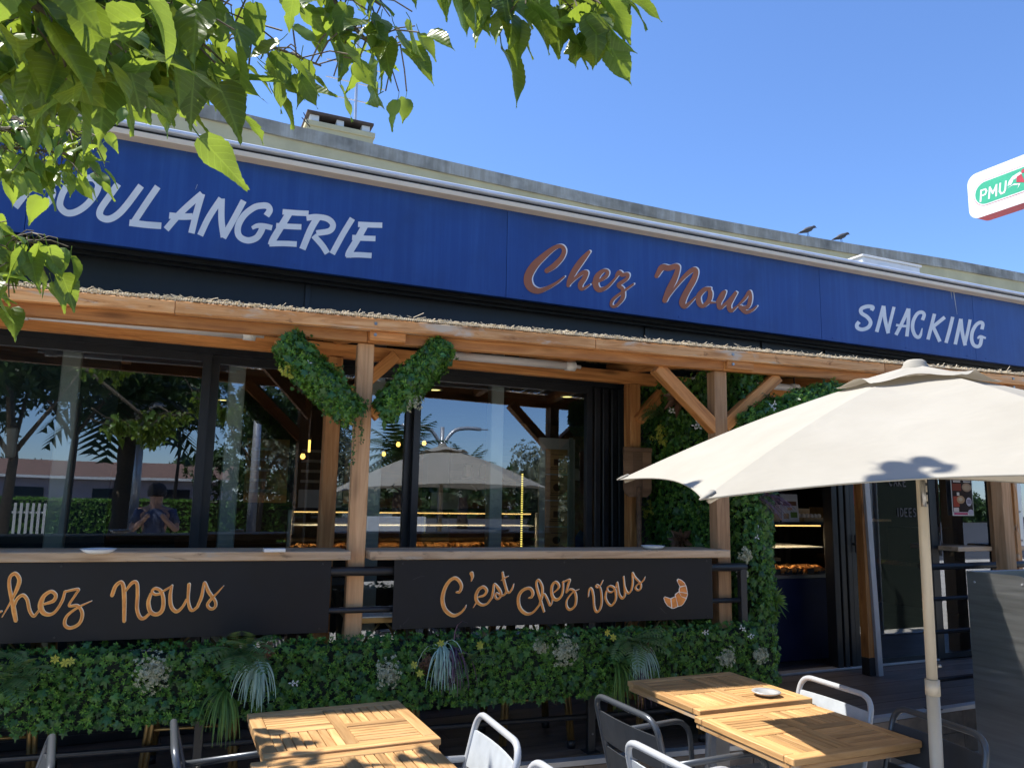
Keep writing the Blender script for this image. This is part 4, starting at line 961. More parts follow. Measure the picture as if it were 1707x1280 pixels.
def fern(parent, base, n, L, out=(0, -1, .4), mat=None):
    ms = MB(); base = Vector(base)
    for q in range(n):
        d = (Vector(out)+Vector((random.uniform(-1.1, 1.1), random.uniform(-.3, .3), random.uniform(-.2, .9)))).normalized(); p = base.copy(); N_ = 13; LL = L*random.uniform(.7, 1.1)
        for k in range(N_):
            p2 = p+d*LL/N_; d = (d+Vector((0, 0, -.075))).normalized(); s = d.cross(Vector((0, -.3, 1))).normalized(); wl = LL*.24*math.sin(math.pi*(k+1.2)/(N_+1.6))
            for sg in (-1, 1):
                tip = p+s*sg*wl+d*wl*.45+Vector((0, 0, -.1*wl)); h = LL/N_*.42
                ms.add([p, p+s*sg*wl*.5+d*(wl*.22+h), tip, p+s*sg*wl*.5+d*(wl*.22-h)], [(0, 1, 2, 3)])
            p = p2
    return ms.build('fern', mat or M_['fern'], parent)
def bunch(name, mat, parent, c, rad, n, size, nrm=(0, -1, .2), T=None):
    ms = []; c = np.array(c); nrm = np.array(nrm, float)
    for _ in range(n):
        o = rv(); o /= np.linalg.norm(o); o = o*rad*rng.uniform(.1, 1)**.7*(1+.45*mnoise.noise(Vector(tuple(o*1.7+c*3)))); o = o-nrm*min(0, np.dot(o, nrm))*1.2
        ms.append((frame(o/rad+nrm*.8+rv(.3), rv(), rng.uniform(.7, 1.2)*size), c+o*np.array([1, .55, 1])))
    T = T or (SV, SF); return inst_mesh(name, T[0], T[1], ms, mat, parent)
def petals(n, wd=.34):
    vs = [(0, 0, .05)]; fs = []
    for k in range(n):
        a = 2*math.pi*k/n; q = len(vs)
        for da, r_ in ((-wd, .62), (0, 1.0), (wd, .62)): vs.append((r_*math.cos(a+da), r_*math.sin(a+da), .16*r_))
        fs.append((0, q, q+1, q+2))
    return vs, fs
def flower(name, mat, parent, c, size, n=5, nrm=(0, -1, .2)):
    v, f = petals(n, .42); return inst_mesh(name, v, f, [(frame(np.array(nrm)+rv(.15), rv(), size), np.array(c))], mat, parent)
def rosette(name, mat, parent, c, L, n=16, nrm=(0, -1, .1), wd=.2):
    ms = MB(); c = Vector(c); nr = Vector(nrm).normalized(); a0 = nr.orthogonal().normalized(); b0 = nr.cross(a0)
    for k in range(n):
        a = 2.4*k; f = (k+1)/n; d = (a0*math.cos(a)+b0*math.sin(a))*(.3+.7*f)+nr*(1.1-f); d.normalize(); s = d.cross(nr).normalized(); l = L*(.45+.55*f)
        p1 = c+d*l*.5; p2 = c+d*l+Vector((0, 0, -.12*l))
        ms.add([c, p1+s*l*wd, p2, p1-s*l*wd, p1-nr*.06*l], [(0, 1, 4), (1, 2, 4), (2, 3, 4), (3, 0, 4)])
    return ms.build(name, mat, parent)

# ------------------------------------------------------------------ low hedge of artificial ivy panels on the railing
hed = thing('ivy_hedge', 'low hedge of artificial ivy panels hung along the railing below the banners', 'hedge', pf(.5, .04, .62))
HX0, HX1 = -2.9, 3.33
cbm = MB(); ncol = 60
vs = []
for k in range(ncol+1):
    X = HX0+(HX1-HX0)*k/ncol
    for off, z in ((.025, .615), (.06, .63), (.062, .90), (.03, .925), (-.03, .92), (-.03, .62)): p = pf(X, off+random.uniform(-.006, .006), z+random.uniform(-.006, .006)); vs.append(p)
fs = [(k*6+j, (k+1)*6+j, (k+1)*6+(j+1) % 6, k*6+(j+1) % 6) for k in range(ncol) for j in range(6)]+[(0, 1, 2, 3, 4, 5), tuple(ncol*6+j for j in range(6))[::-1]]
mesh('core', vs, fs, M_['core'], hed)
def hs():
    X = rng.uniform(HX0, HX1+.02); r_ = rng.random()
    if X > HX1-.08 and r_ < .45:
        p = pf(HX1+.01, rng.uniform(-.05, .06), rng.uniform(.62, .92)); return p, np.array(PD)
    if r_ < .16: return pf(X, rng.uniform(-.03, .06), .925+rng.uniform(-.01, .02)), np.array([0, -.5, .9])
    z = .615+.315*rng.random()
    return pf(X, .066+.018*mnoise.noise(Vector((X*4, z*6, 0))), z), np.array(PN)
greenery(hed, hs, 4200, 6500, 290, (.022, .044), (.012, .028), (.036, .058))
def HP(x, y, o=.10): p = onP(x, y, o); return (p.x, p.y, p.z)
NN = tuple(PN+Vector((0, 0, .15)))
for x, y, r_ in ((255, 1120, .095), (648, 1122, .075), (942, 1085, .085), (1213, 1097, .062), (1268, 1092, .055), (900, 1078, .04)): bunch('cream_flowers', M_['creamflower'], hed, HP(x, y), r_*.95, int(1900*r_), .016, NN)
for x, y in ((432, 1103), (738, 1080), (1062, 1078)):
    blades('mint_tuft', M_['mint'], hed, HP(x, y, .10), 64, .20, .20, PN*.45, .008, 1.6, -.2)
blades('purple_tuft', M_['purple'], hed, HP(757, 1082, .10), 34, .22, .16, PN*.5, .008, 1.6, -.15); blades('purple_tuft', M_['purple'], hed, HP(1062, 1120, .09), 26, .22, .16, PN*.5, .007, 1.6, -.15)
for x, y in ((374, 1155), (1030, 1108)): blades('grass_tuft', M_['blade'], hed, HP(x, y, .09), 60, .22, .16, PN*.5, .008, 1.6, -.2)
for x, y, n, L in ((402, 1088, 14, .27), (1050, 1070, 13, .25), (15, 1135, 8, .24), (10, 1090, 5, .2), (905, 1066, 6, .14), (775, 1105, 6, .2), (600, 1090, 3, .12)): fern(hed, HP(x, y, .09), n, L, tuple(PN+Vector((0, 0, .3))))
for x, y in ((92, 1098), (108, 1104), (118, 1102), (735, 1072), (800, 1078), (728, 1100), (1012, 1054), (1022, 1062), (690, 1108), (800, 1074), (700, 1122)): flower('yellow_flower', M_['yellowflower'], hed, HP(x, y, .11), .022, 6, NN)
for x, y in ((490, 1140), (1238, 1046), (1176, 1056), (1252, 1060)): 
    for d in (-.010, .010): p = HP(x, y, .12); flower('white_flower', M_['whiteflower'], hed, (p[0]+d, p[1], p[2]+random.uniform(-.012, .012)), .017, 3, NN)
for x, y in ((710, 1108), (445, 1085), (1075, 1085)): bunch('russet_leaves', M_['rosette'], hed, HP(x, y, .09), .04, 26, .028, NN)

# ------------------------------------------------------------------ green partition wall between the terrace and the entrance
gw = thing('green_wall', 'tall partition of artificial ivy with small flowers between the terrace and the entrance', 'green wall', (3.42, 4.4, TZ))
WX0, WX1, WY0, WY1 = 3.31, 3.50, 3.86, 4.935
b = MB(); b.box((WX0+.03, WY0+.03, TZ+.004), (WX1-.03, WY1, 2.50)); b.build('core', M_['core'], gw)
def gs():
    z = rng.uniform(.32, 2.53); r_ = rng.random()
    if r_ < .72:
        Y = WY0+(WY1-WY0)*rng.random()**1.15
        return (WX0-.01+.03*mnoise.noise(Vector((Y*4, z*4, 3))), Y, z), np.array([-1, 0, 0.])
    if r_ < .95:
        X = rng.uniform(WX0-.02, WX1+.04); return (X, WY0-.01-.03*mnoise.noise(Vector((X*5, z*4, 7)))-.03*math.sin((X-WX0)/(WX1-WX0)*3.14), z), np.array([.15, -1, 0])
    return (WX1+.03+.02*mnoise.noise(Vector((z*5, 1, 7))), rng.uniform(WY0, WY0+.2), z), np.array([1, -.3, 0])
greenery(gw, gs, 5200, 5600, 280, (.028, .055), (.015, .03), (.045, .068))
YP = lambda x, y: tuple(onY(x, y, WY0-.06))
GP = lambda x, y, o=0: tuple(onX(x, y, WX0-.03-o))
rosette('striped_plant', M_['blade'], gw, tuple(onY(1290, 1000, 3.86)), .15, 24, (.7, -.8, .25), .13)
rosette('striped_plant', M_['blade'], gw, tuple(onY(1284, 1022, 3.86)), .12, 16, (.8, -.7, -.2), .13)
for x, y in ((1268, 832), (1276, 824)): blades('purple_tuft', M_['purple'], gw, YP(x, y), 30, .19, .3, (.8, -.6, -.15), .006, .5, .0)
for x, y, r_ in ((1242, 925, .05), (1237, 958, .04)): bunch('cream_flowers', M_['creamflower'], gw, YP(x, y), r_, 100, .018, (0, -1, .2))
for x, y in ((1264, 880), (1262, 895)): flower('white_flower', M_['whiteflower'], gw, YP(x, y), .02, 3)
rosette('brown_rosette', M_['rosette'], gw, GP(1132, 662, .02), .15, 20, (-1, -.3, .1)); rosette('brown_rosette', M_['rosette'], gw, GP(1136, 902, .02), .13, 20, (-1, -.3, .1))
for x, y in ((1118, 682), (1122, 686), (1163, 705), (1165, 712), (1158, 710)): flower('white_flower', M_['whiteflower'], gw, GP(x, y, .02), .026, 3, (-.7, -.7, .1))
bunch('yellow_leaves', M_['yellowflower'], gw, GP(1105, 725), .10, 60, .022, (-1, -.2, 0)); bunch('yellow_leaves', M_['yellowflower'], gw, GP(1085, 850), .10, 40, .02, (-1, -.2, 0))
blades('grass_tuft', M_['blade'], gw, GP(1095, 675), 50, .22, .4, (-1, -.4, 0), .006); fern(gw, GP(1090, 820), 7, .22, (-1, -.3, .3)); fern(gw, GP(1105, 690), 6, .2, (-1, -.3, .3))

# ------------------------------------------------------------------ garlands wrapped round the braces of the left post
def garland(a, b_, r0_, lab, extra):
    a = Vector(a); b_ = Vector(b_); t = thing('garland', lab, 'garland', (a+b_)/2, 0, 'leafy garlands on the left post braces')
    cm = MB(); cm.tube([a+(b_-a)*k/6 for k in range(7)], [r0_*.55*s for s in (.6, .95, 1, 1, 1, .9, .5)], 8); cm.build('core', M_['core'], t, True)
    ax = (b_-a).normalized(); s1 = ax.orthogonal().normalized(); s2 = ax.cross(s1)
    def smp():
        u = rng.uniform(-.03, 1.03); th = rng.uniform(0, 2*math.pi); d = s1*math.cos(th)+s2*math.sin(th); rr = r0_*(.66+.28*math.sin(math.pi*min(1, max(0, u)))+.32*mnoise.noise(Vector((u*5+a.x*3, th*.9, 2))))*rng.uniform(.75, 1.2)
        return a+(b_-a)*u+d*rr*.85, np.array(d)
    greenery(t, smp, 1000, 2000, 90, (.022, .046), (.016, .034), (.038, .058))
    ms = []; st = MB()
    for _ in range(46):
        p_, n_ = smp(); p_ = Vector(tuple(p_)); n_ = Vector(tuple(n_)); d = (n_+Vector((random.gauss(0, .4), random.gauss(0, .4), random.gauss(-.15, .4)))).normalized(); q = p_.copy(); L = random.uniform(.03, .085); pts = [p_-n_*.02]
        for k in range(4):
            q = q+d*L/4; d = (d+Vector((0, 0, -.22))).normalized(); pts.append(q.copy())
            ms.append((frame(rv()*.5+np.array(n_), np.array(d)+rv(.5), rng.uniform(.014, .030)), np.array(q)))
        st.tube(pts, .0012, 3, False)
    stuff(inst_mesh('loose_sprays', IV, IF, ms, M_['ivy'], t)); stuff(st.build('spray_stems', M_['twig'], t)); extra(t, a, b_); return t
def ex1(t, a, b_):
    for (x, y) in ((512, 618), (519, 622), (515, 605)): flower('white_flower', M_['whiteflower'], t, tuple(onY(x, y, 3.93)), .017, 3)
    bunch('yellow_leaves', M_['yellowflower'], t, tuple(onY(575, 692, 3.96)), .05, 50, .018); bunch('yellow_leaves', M_['yellowflower'], t, tuple(onY(480, 615, 3.98)), .06, 40, .016)
    for (x, y) in ((508, 583), (487, 606)):
        p = onY(x, y, 3.93); rosette('broad_leaf', M_['ivy'], t, tuple(p), .07, 3, (.2, -1, .2), .3)
    for x0, x1, y0, y1 in ((592, 588, 690, 775), (604, 601, 680, 740)):
        p = onY(x0, y0, 3.95); q = onY(x1, y1, 3.95); ms = []
        for k in range(46):
            c = p+(q-p)*(k/46); ms.append((frame(rv()+np.array([0, -1, 0]), np.array([0, 0, -.4])+rv(.8), .014), np.array(c)+rv(.006)))
        inst_mesh('hanging_vine', IV, IF, ms, M_['ivy'], t)
        b = MB(); b.tube([p, q], .0015, 4); b.build('vine_stem', M_['twig'], t)
def ex2(t, a, b_):
    bunch('pale_leaves', M_['creamflower'], t, tuple(onY(690, 672, 3.92)), .05, 40, .016)
    p = onY(640, 698, 3.93); rosette('dark_leaf', M_['ivy'], t, tuple(p), .06, 4, (0, -1, -.4), .25)
garland(onP(474, 572, -.02), onP(588, 690, -.02), .080, 'long leafy garland sloping down to the left post from its left', ex1)
garland(onP(740, 580, -.03), onP(640, 685, -.03), .073, 'shorter leafy garland sloping up to the right of the left post', ex2)

def ex3(t, a, b_):
    for (x, y) in ((1285, 676), (1291, 672), (1290, 681)): flower('white_flower', M_['whiteflower'], t, tuple(onY(x, y, 3.60)), .02, 3)
garland(onP(1243, 712, .0), onP(1395, 655, .0), .105, 'leafy garland to the right of the right post, half hidden by the parasol', ex3)
# ------------------------------------------------------------------ near tree: branches with big serrated leaves hanging into the picture
def leaf_mesh(name, seed, lobed, fold, droop, wave, mat):
    r = np.random.default_rng(seed); K = 18; vs = []; uv = []; fs = []
    for k in range(K+1):
        t = k/K
        wdt = .33*(math.sin(math.pi*min(1, t**.60))**.85)*(1-.32*t)
        if t > .70: wdt *= 1-.68*((t-.7)/.3)**.8
        if lobed: wdt *= 1-.33*math.exp(-((t-.50)/.07)**2)+.10*math.exp(-((t-.36)/.08)**2)
        if t == 0: wdt = .05
        if k == K: wdt = .004
        ser = (.016 if k % 2 else -.006)*(0 if t > .95 or t < .05 else 1)
        y = t; zc = -droop*t*t
        for sx, q in ((-1, 1), (-1, .5), (0, 0), (1, .5), (1, 1)):
            x = sx*(wdt*q+(ser if q == 1 else 0)); z = zc+fold*abs(x)+wave*math.sin(t*9+sx*1.3+seed)*q*.5-.10*q*q*wdt
            vs.append((x, y+(.02 if q == 1 and k % 2 == 0 else 0)-.07*q*q*(1-t)*(1 if t < .15 else 0), z)); uv.append((x, y))
    for k in range(K):
        for j in range(4): a = 5*k+j; fs.append((a, a+1, a+6, a+5))
    n0 = len(vs)                                                    # petiole
    for y, z in ((0, 0), (-.16, .03), (-.32, .10)):
        for dx, dz in ((-.012, 0), (.012, 0), (0, .018)): vs.append((dx, y, z+dz)); uv.append((0, 0))
    for i in range(2):
        for j in range(3): a = n0+3*i+j; c = n0+3*i+(j+1) % 3; fs.append((a, c, c+3, a+3))
    me = bpy.data.meshes.new(name); me.from_pydata(vs, [], fs); me.materials.append(mat)
    ul = me.uv_layers.new(name='UVMap'); li = np.zeros(len(me.loops), np.int32); me.loops.foreach_get('vertex_index', li)
    ul.data.foreach_set('uv', np.array(uv, float)[li].reshape(-1)); me.polygons.foreach_set('use_smooth', [True]*len(me.polygons)); me.update(); return me
LV = [leaf_mesh('leaf', i, i in (2, 5, 7), f, d, w_, M_['treeleaf']) for i, (f, d, w_) in enumerate(((.35, .10, .05), (.5, .22, .07), (.25, .15, .06), (.6, .3, .05), (.2, .05, .08), (.45, .18, .06), (.7, .12, .04), (.3, .34, .07)))]
tree = thing('mulberry_tree', 'leafy tree whose branches hang into the top left of the view', 'tree', (-2.4, .6, 0))
b = MB(); b.tube([Vector(p) for p in catmull([(-2.4, .6, 0), (-2.38, .62, 1.0), (-2.3, .72, 2.1), (-2.1, .9, 3.0), (-1.9, 1.1, 3.9)], 6)], [.17-.004*k for k in range(25)], 12); b.build('trunk', M_['bark'], tree, True)
nleaf = [0]; extra_leaf = []
def add_leaf(base, tip, nrm, L):
    A = frame(nrm, tip, L); M = Matrix.Identity(4)
    for r_ in range(3):
        for c_ in range(3): M[r_][c_] = A[r_][c_]
        M[r_][3] = base[r_]
    extra_leaf.append((L, random.randrange(len(LV)), M, A))
def branch(pts, r0_, r1_, n, Lr, jit=.05, down=.8, side=.5, petiole=.05, skip=0.0, sub=True):
    """pts: world points"""
    C = [Vector(p) for p in catmull(pts, 8)]; m = len(C)
    b = MB(); b.tube(C, [r0_+(r1_-r0_)*k/(m-1) for k in range(m)], 8); b.build('branch', M_['twig'], tree, True)
    tw = MB()
    for k in range(n):
        u = skip+(1-skip)*(k+random.random())/n; i = min(m-2, int(u*(m-1))); p = C[i]+(C[i+1]-C[i])*(u*(m-1)-i); d = (C[i+1]-C[i]).normalized()
        off = Vector((random.gauss(0, 1), random.gauss(0, 1), random.gauss(-.2, .8)))*jit; L = random.uniform(*Lr)
        q = p+off; tw.tube([p, p+off*.6+Vector((0, 0, .01)), q], .0016, 4)
        tip = np.array([0, 0, -down])+np.array(d)*.35+rv(side*.6); 
        nr = np.array([random.gauss(0, .7), random.gauss(-.5, .7), random.gauss(.55, .4)])
        tp = tip/np.linalg.norm(tip); q = q+Vector(tuple(tp*L*.32)); add_leaf(q, tip, nr, L)
    stuff(tw.build('leaf_stalks', M_['twig'], tree))
f_ = lambda *a: tuple(far(*a))
# upper left mass, close to the camera
branch([(-1.9, 1.1, 3.7), f_(-180, -260, 1.6), f_(-20, -110, 1.45), f_(120, -40, 1.40), f_(230, 5, 1.45), f_(320, 30, 1.5)], .02, .004, 65, (0.068, 0.108), .07, 1.0, .55, skip=.35)
branch([f_(-120, -160, 1.25), f_(-20, -40, 1.15), f_(60, 10, 1.15), f_(120, 40, 1.2)], .012, .004, 39, (0.064, 0.100), .05, 1.0, .6, skip=.25)
branch([f_(230, -140, 1.5), f_(300, -70, 1.5), f_(350, 5, 1.5), f_(400, 55, 1.55), f_(470, 85, 1.6), f_(535, 110, 1.65)], .009, .002, 39, (0.056, 0.084), .045, .9, .6, skip=.2)
branch([f_(100, -160, 1.5), f_(180, -80, 1.45), f_(250, -20, 1.4), f_(300, 60, 1.4)], .009, .003, 34, (0.068, 0.100), .06, 1.0, .5, skip=.2)
branch([f_(-60, -10, 1.35), f_(10, 20, 1.3), f_(70, 55, 1.3), f_(140, 75, 1.35), f_(190, 80, 1.35)], .008, .003, 34, (0.068, 0.096), .05, 1.0, .5, skip=.1)
# second branch coming down right of it
branch([f_(430, -190, 1.9), f_(500, -90, 1.8), f_(550, -10, 1.75), f_(590, 45, 1.75), f_(630, 80, 1.75), f_(668, 75, 1.8)], .007, .002, 34, (0.060, 0.096), .045, .9, .6, skip=.25)
branch([f_(540, -110, 1.8), f_(600, -20, 1.75), f_(635, 10, 1.75)], .005, .002, 13, (0.064, 0.092), .045, .9, .6, skip=.2)
# top middle sprays hanging just into the frame
branch([f_(640, -150, 1.7), f_(720, -60, 1.65), f_(800, -40, 1.6), f_(860, -30, 1.6)], .006, .002, 18, (0.068, 0.096), .035, 1.2, .3, skip=.2)
branch([f_(780, -150, 1.6), f_(860, -45, 1.55), f_(920, -20, 1.5), f_(985, 0, 1.5)], .006, .002, 26, (0.076, 0.104), .04, 1.2, .35, skip=.25)
branch([f_(900, -150, 1.7), f_(980, -65, 1.6), f_(1032, -38, 1.6)], .005, .002, 10, (0.072, 0.096), .03, 1.2, .25, skip=.3)
# lower left sprays, further off
branch([f_(-190, 140, 3.3), f_(-60, 208, 3.1), f_(30, 215, 3.0), f_(100, 212, 3.0), f_(155, 235, 2.95)], .010, .003, 78, (0.060, 0.092), .075, .9, .65, skip=.25)
branch([f_(-140, 290, 3.1), f_(-30, 250, 3.0), f_(40, 248, 2.95), f_(120, 258, 2.95)], .008, .003, 44, (0.060, 0.096), .06, 1.0, .5, skip=.2)
branch([f_(-150, 330, 2.5), f_(-60, 385, 2.4), f_(10, 395, 2.35), f_(62, 405, 2.35)], .008, .003, 39, (0.068, 0.100), .05, 1.1, .45, skip=.3)
branch([f_(-150, 400, 2.5), f_(-60, 425, 2.4), f_(0, 432, 2.3), f_(40, 440, 2.3)], .007, .003, 21, (0.068, 0.096), .05, 1.1, .4, skip=.3)
# the largest 300 leaves in view are leaves of their own, the others are joined
def seen(q):
    c = q[2].translation; d = c-CP; z = d.dot(F_)
    if z < .1: return 0
    x = PW/2+FPX*d.dot(R_)/z; y = PH/2-FPX*d.dot(U_)/z
    return q[0]/z*(1 if -60 < x < PW+60 and -120 < y < PH else .01)
extra_leaf.sort(key=seen, reverse=True)
for q in extra_leaf[:300]: link('leaf', LV[q[1]], tree, q[2])
for mi_ in range(len(LV)):
    ms = [(q[3], np.array(q[2].translation)) for q in extra_leaf[300:] if q[1] == mi_]
    o_ = inst_mesh('other_leaves', [tuple(v.co) for v in LV[mi_].vertices], [tuple(p.vertices) for p in LV[mi_].polygons], ms, M_['treeleafs'], tree)
    if o_: stuff(o_)
# the rest of the crown, over and behind the viewer, and the sprays that shade the tables
def spray(c, n, rad, L=.13, nm='crown_leaves'):
    ms = []
    for _ in range(n):
        o = rv(); o = o/np.linalg.norm(o)*rad*rng.random()**.5; ms.append((frame(rv()*.6+np.array([0, 0, .8]), np.array([0, 0, -.7])+rv(.6), rng.uniform(.8, 1.2)*L), np.array(c)+o*np.array([1, 1, .6])))
    me = LV[1]; vs = [tuple(v.co) for v in me.vertices]; fs = [tuple(p.vertices) for p in me.polygons]
    return inst_mesh(nm, vs, fs, ms, M_['treeleafs'], tree)
S_ = np.array(SUN/SUN.z)
for (tx, ty, tz, h, n, rad) in ((.50, 3.12, .74, 2.3, 9, .13), (.45, 2.95, .74, 2.5, 10, .15), (.72, 2.75, .74, 2.5, 9, .14), (.95, 2.76, .74, 2.6, 7, .10), (.60, 2.5, .74, 2.6, 14, .2), (1.945, 1.57, 1.755, 2.2, 4, .075), (1.91, 1.66, 1.77, 2.2, 2, .06), (1.99, 1.47, 1.74, 2.2, 1, .03), (1.61, 2.14, 1.694, 2.2, 2, .04)):
    stuff(spray(np.array([tx, ty, tz])+S_*h, n, rad))
for (c, n, rad) in (((-1.6, -.3, 4.2), 420, 1.0), ((-2.6, 1.5, 4.4), 420, 1.0), ((-1.2, -1.6, 4.0), 380, 1.0), ((-3.2, -.2, 3.8), 380, 1.0)): stuff(spray(c, n, rad, .15))

# ------------------------------------------------------------------ right side: railing, steel cabinet
r2 = thing('railing', 'black tube railing to the right of the entrance, behind the steel cabinet', 'railing', (4.9, 3.75, TZ))
for z, r_, nm in ((1.238, .024, 'top_rail'), (1.02, .015, 'middle_rail'), (.80, .015, 'middle_rail'), (.487, .015, 'bottom_rail')):
    b = MB(); b.tube([(4.80, 3.80, z), (6.9, 3.83, z)], r_, 10); b.build(nm, M_['black'], r2, True)
for X in (4.84, 6.0, 6.85):
    bar('post', (X, 3.80, TZ+.004), (X, 3.80, 1.225), .042, .042, M_['black'], r2, .003); bar('foot_plate', (X-.04, 3.80, TZ+.007), (X+.04, 3.80, TZ+.007), .08, .006, M_['black'], r2, .001)
cab = thing('steel_cabinet', 'brushed stainless steel cabinet with a rounded raised side panel at the right edge', 'cabinet', (5.0, 2.9, 0))
zc = 1.17
prof = [(2.45, .06), (3.30, .06), (3.30, 1.262), (3.06, 1.262)]+[(2.94+.12*math.sin(a), zc-.028+.12*math.cos(a)) for a in (R(0), R(-15), R(-30), R(-45), R(-60), R(-75), R(-90))][0:0]
prof = [(2.45, .06), (3.30, .06), (3.30, 1.262)]+[(2.985-.075*math.sin(R(a)), 1.187+.075*math.cos(R(a))) for a in range(0, 91, 15)]+[(2.91, zc), (2.45, zc)]
b = MB(); n = len(prof)
b.add([(4.566, y, z) for y, z in prof]+[(4.570, y, z) for y, z in prof], [tuple(range(n)), tuple(range(n, 2*n))[::-1]]+[(i, i+n, (i+1) % n+n, (i+1) % n) for i in range(n)])
b.build('side_panel', M_['steel'], cab)
blk('body', (4.572, 2.46, .06), (5.5, 3.298, 1.145), M_['steel'], cab, .004)
blk('top', (4.572, 2.44, 1.1455), (5.52, 3.299, 1.168), M_['steel'], cab, .004)
blk('back_splash', (4.572, 3.27, 1.1685), (5.5, 3.299, 1.262), M_['steel'], cab, .003)
for X in (4.62, 5.44):
    for Y in (2.52, 3.24):
        b = MB(); b.tube([(X, Y, .0), (X, Y, .06)], .022, 10); b.build('foot', M_['black'], cab)
for y, z in ((3.25, 1.20), (2.96, 1.215), (2.93, 1.12), (2.90, .6)):
    b = MB(); b.tube([(4.5665, y, z), (4.562, y, z)], .006, 8); b.build('rivet', M_['alu'], cab)
b = MB(); b.box((4.75, 2.60, 1.1685), (4.98, 2.86, 1.20)); b.build('tray', M_['black'], cab)

# rear timber posts on the right and the grey channel beside them
for (X, lab) in ((5.315, 'brown timber post with a pale steel channel beside the glass door'),):
    t = thing('timber_post', lab, 'post', (X, 4.72, TZ))
    bar('post', (X, 4.73, .44), (X, 4.73, 2.50), .088, .08, M_['pergola'], t); bar('post_foot', (X, 4.73, TZ), (X, 4.73, .4395), .09, .082, M_['black'], t)
    p0, p1 = onY(1470, 1127, 4.66), onY(1446, 805, 4.66); d = (p1-p0); p2 = p0+d*((2.45-p0.z)/d.z)
    cbx = MB()
    q = Vector((.036, 0, 0)); e = Vector((0, .03, 0))
    bar('steel_channel', p0+Vector((.0, .02, 0)), p2+Vector((0, .02, 0)), .034, .055, M_['leggrey'], t, .003, up=(1, 0, 0))
t = thing('timber_post', 'weathered timber post with two pale steel plates at the right edge above the railing', 'post', (7.07, 4.72, 1.2))
bar('post', (7.06, 4.73, TZ), (7.06, 4.73, 2.5), .15, .12, M_['post'], t); bar('post', (7.165, 4.69, TZ), (7.165, 4.69, 2.5), .055, .10, M_['board'], t)
for X, z0 in ((6.955, 1.18), (7.225, 1.31)):
    bar('steel_plate', (X, 4.655, z0), (X, 4.655, 2.5), .075, .006, M_['alu'], t, .001, up=(0, 1, 0))
    for z in (1.36, 1.62, 1.95, 2.2):
        b = MB(); b.tube([(X, 4.652, z), (X, 4.645, z)], .008, 8); b.build('bolt', M_['steel'], t)
t = thing('window_shelf', 'weathered wooden shelf outside the window beside the right timber post', 'shelf', (6.9, 4.8, 1.25))
bar('plank', (6.46, 4.83, 1.283), (6.915, 4.83, 1.283), .20, .04, M_['counter'], t); bar('plank', (7.26, 4.83, 1.283), (9.0, 4.83, 1.283), .20, .04, M_['counter'], t)

# poster and notices on the glass
po = thing('poster', 'dark pizza style poster with white headings and a pink foot, taped on the right window', 'poster', (6.865, 4.955, 1.57))
X0, X1, Z0, Z1 = 6.715, 7.01, 1.572, 1.945; yq = 4.948
def pq(x0, x1, z0, z1, col, e, nm='print', rr=0):
    k = 'pr%02d%02d%02d' % tuple(int(c*99) for c in col)
    if k not in M_: M_[k] = plain('print_ink', col, .6, 0, .05, 9, spec=.15)
    y = yq-.0006*e; W_ = X1-X0; H_ = Z1-Z0
    if rr:
        n = 18; cx, cz = (x0+x1)/2, (z0+z1)/2
        vs = [(X0+W_*(cx+(x1-x0)/2*math.cos(2*math.pi*i/n)), y, Z0+H_*(cz+(z1-z0)/2*math.sin(2*math.pi*i/n))) for i in range(n)]; return mesh(nm, vs, [tuple(range(n))], M_[k], po)
    return mesh(nm, [(X0+W_*x0, y, Z0+H_*z0), (X0+W_*x1, y, Z0+H_*z0), (X0+W_*x1, y, Z0+H_*z1), (X0+W_*x0, y, Z0+H_*z1)], [(0, 1, 2, 3)], M_[k], po)
blk('sheet', (X0, 4.9495, Z0), (X1, 4.951, Z1), M_['white'], po, 0)
pq(.03, .97, .09, .985, (.03, .015, .012), 1)
for (a, c, z) in ((.08, .42, .95), (.08, .46, .90), (.10, .44, .85), (.56, .90, .95), (.54, .94, .90), (.58, .92, .85)): pq(a, c, z-.018, z+.018, (.70, .66, .62), 2)
pq(.05, .46, .62, .80, (.22, .05, .03), 2); pq(.50, .95, .60, .82, (.45, .30, .2), 2, rr=1); pq(.56, .88, .64, .78, (.55, .42, .28), 3, rr=1)
pq(.06, .34, .22, .48, (.40, .07, .04), 2); pq(.22, .60, .30, .50, (.52, .33, .18), 3, rr=1); pq(.30, .50, .36, .46, (.6, .5, .36), 4, rr=1); pq(.24, .36, .50, .58, (.7, .66, .6), 3)
pq(.66, .92, .24, .46, (.62, .58, .68), 2, rr=1)
for z in (.33, .38): pq(.70, .88, z-.012, z+.012, (.12, .07, .16), 3)
pq(.06, .70, .025, .075, (.55, .07, .18), 2); pq(.05, .30, .10, .20, (.68, .6, .56), 2); pq(.72, .99, .02, .16, (.62, .58, .70), 2, rr=1)
n_ = blk('red_notice', (5.452, 4.951, 1.66), (5.60, 4.953, 1.95), M_['red']); tag(n_, 'red paper notice stuck on the glass door beside the timber post', 'notice')
fl = mesh('flame_mark', [(5.565, 4.9495, 1.655), (5.585, 4.9495, 1.66), (5.60, 4.9495, 1.70), (5.588, 4.9495, 1.73), (5.578, 4.9495, 1.79), (5.568, 4.9495, 1.73), (5.555, 4.9495, 1.69)], [tuple(range(7))], M_['black'], n_)
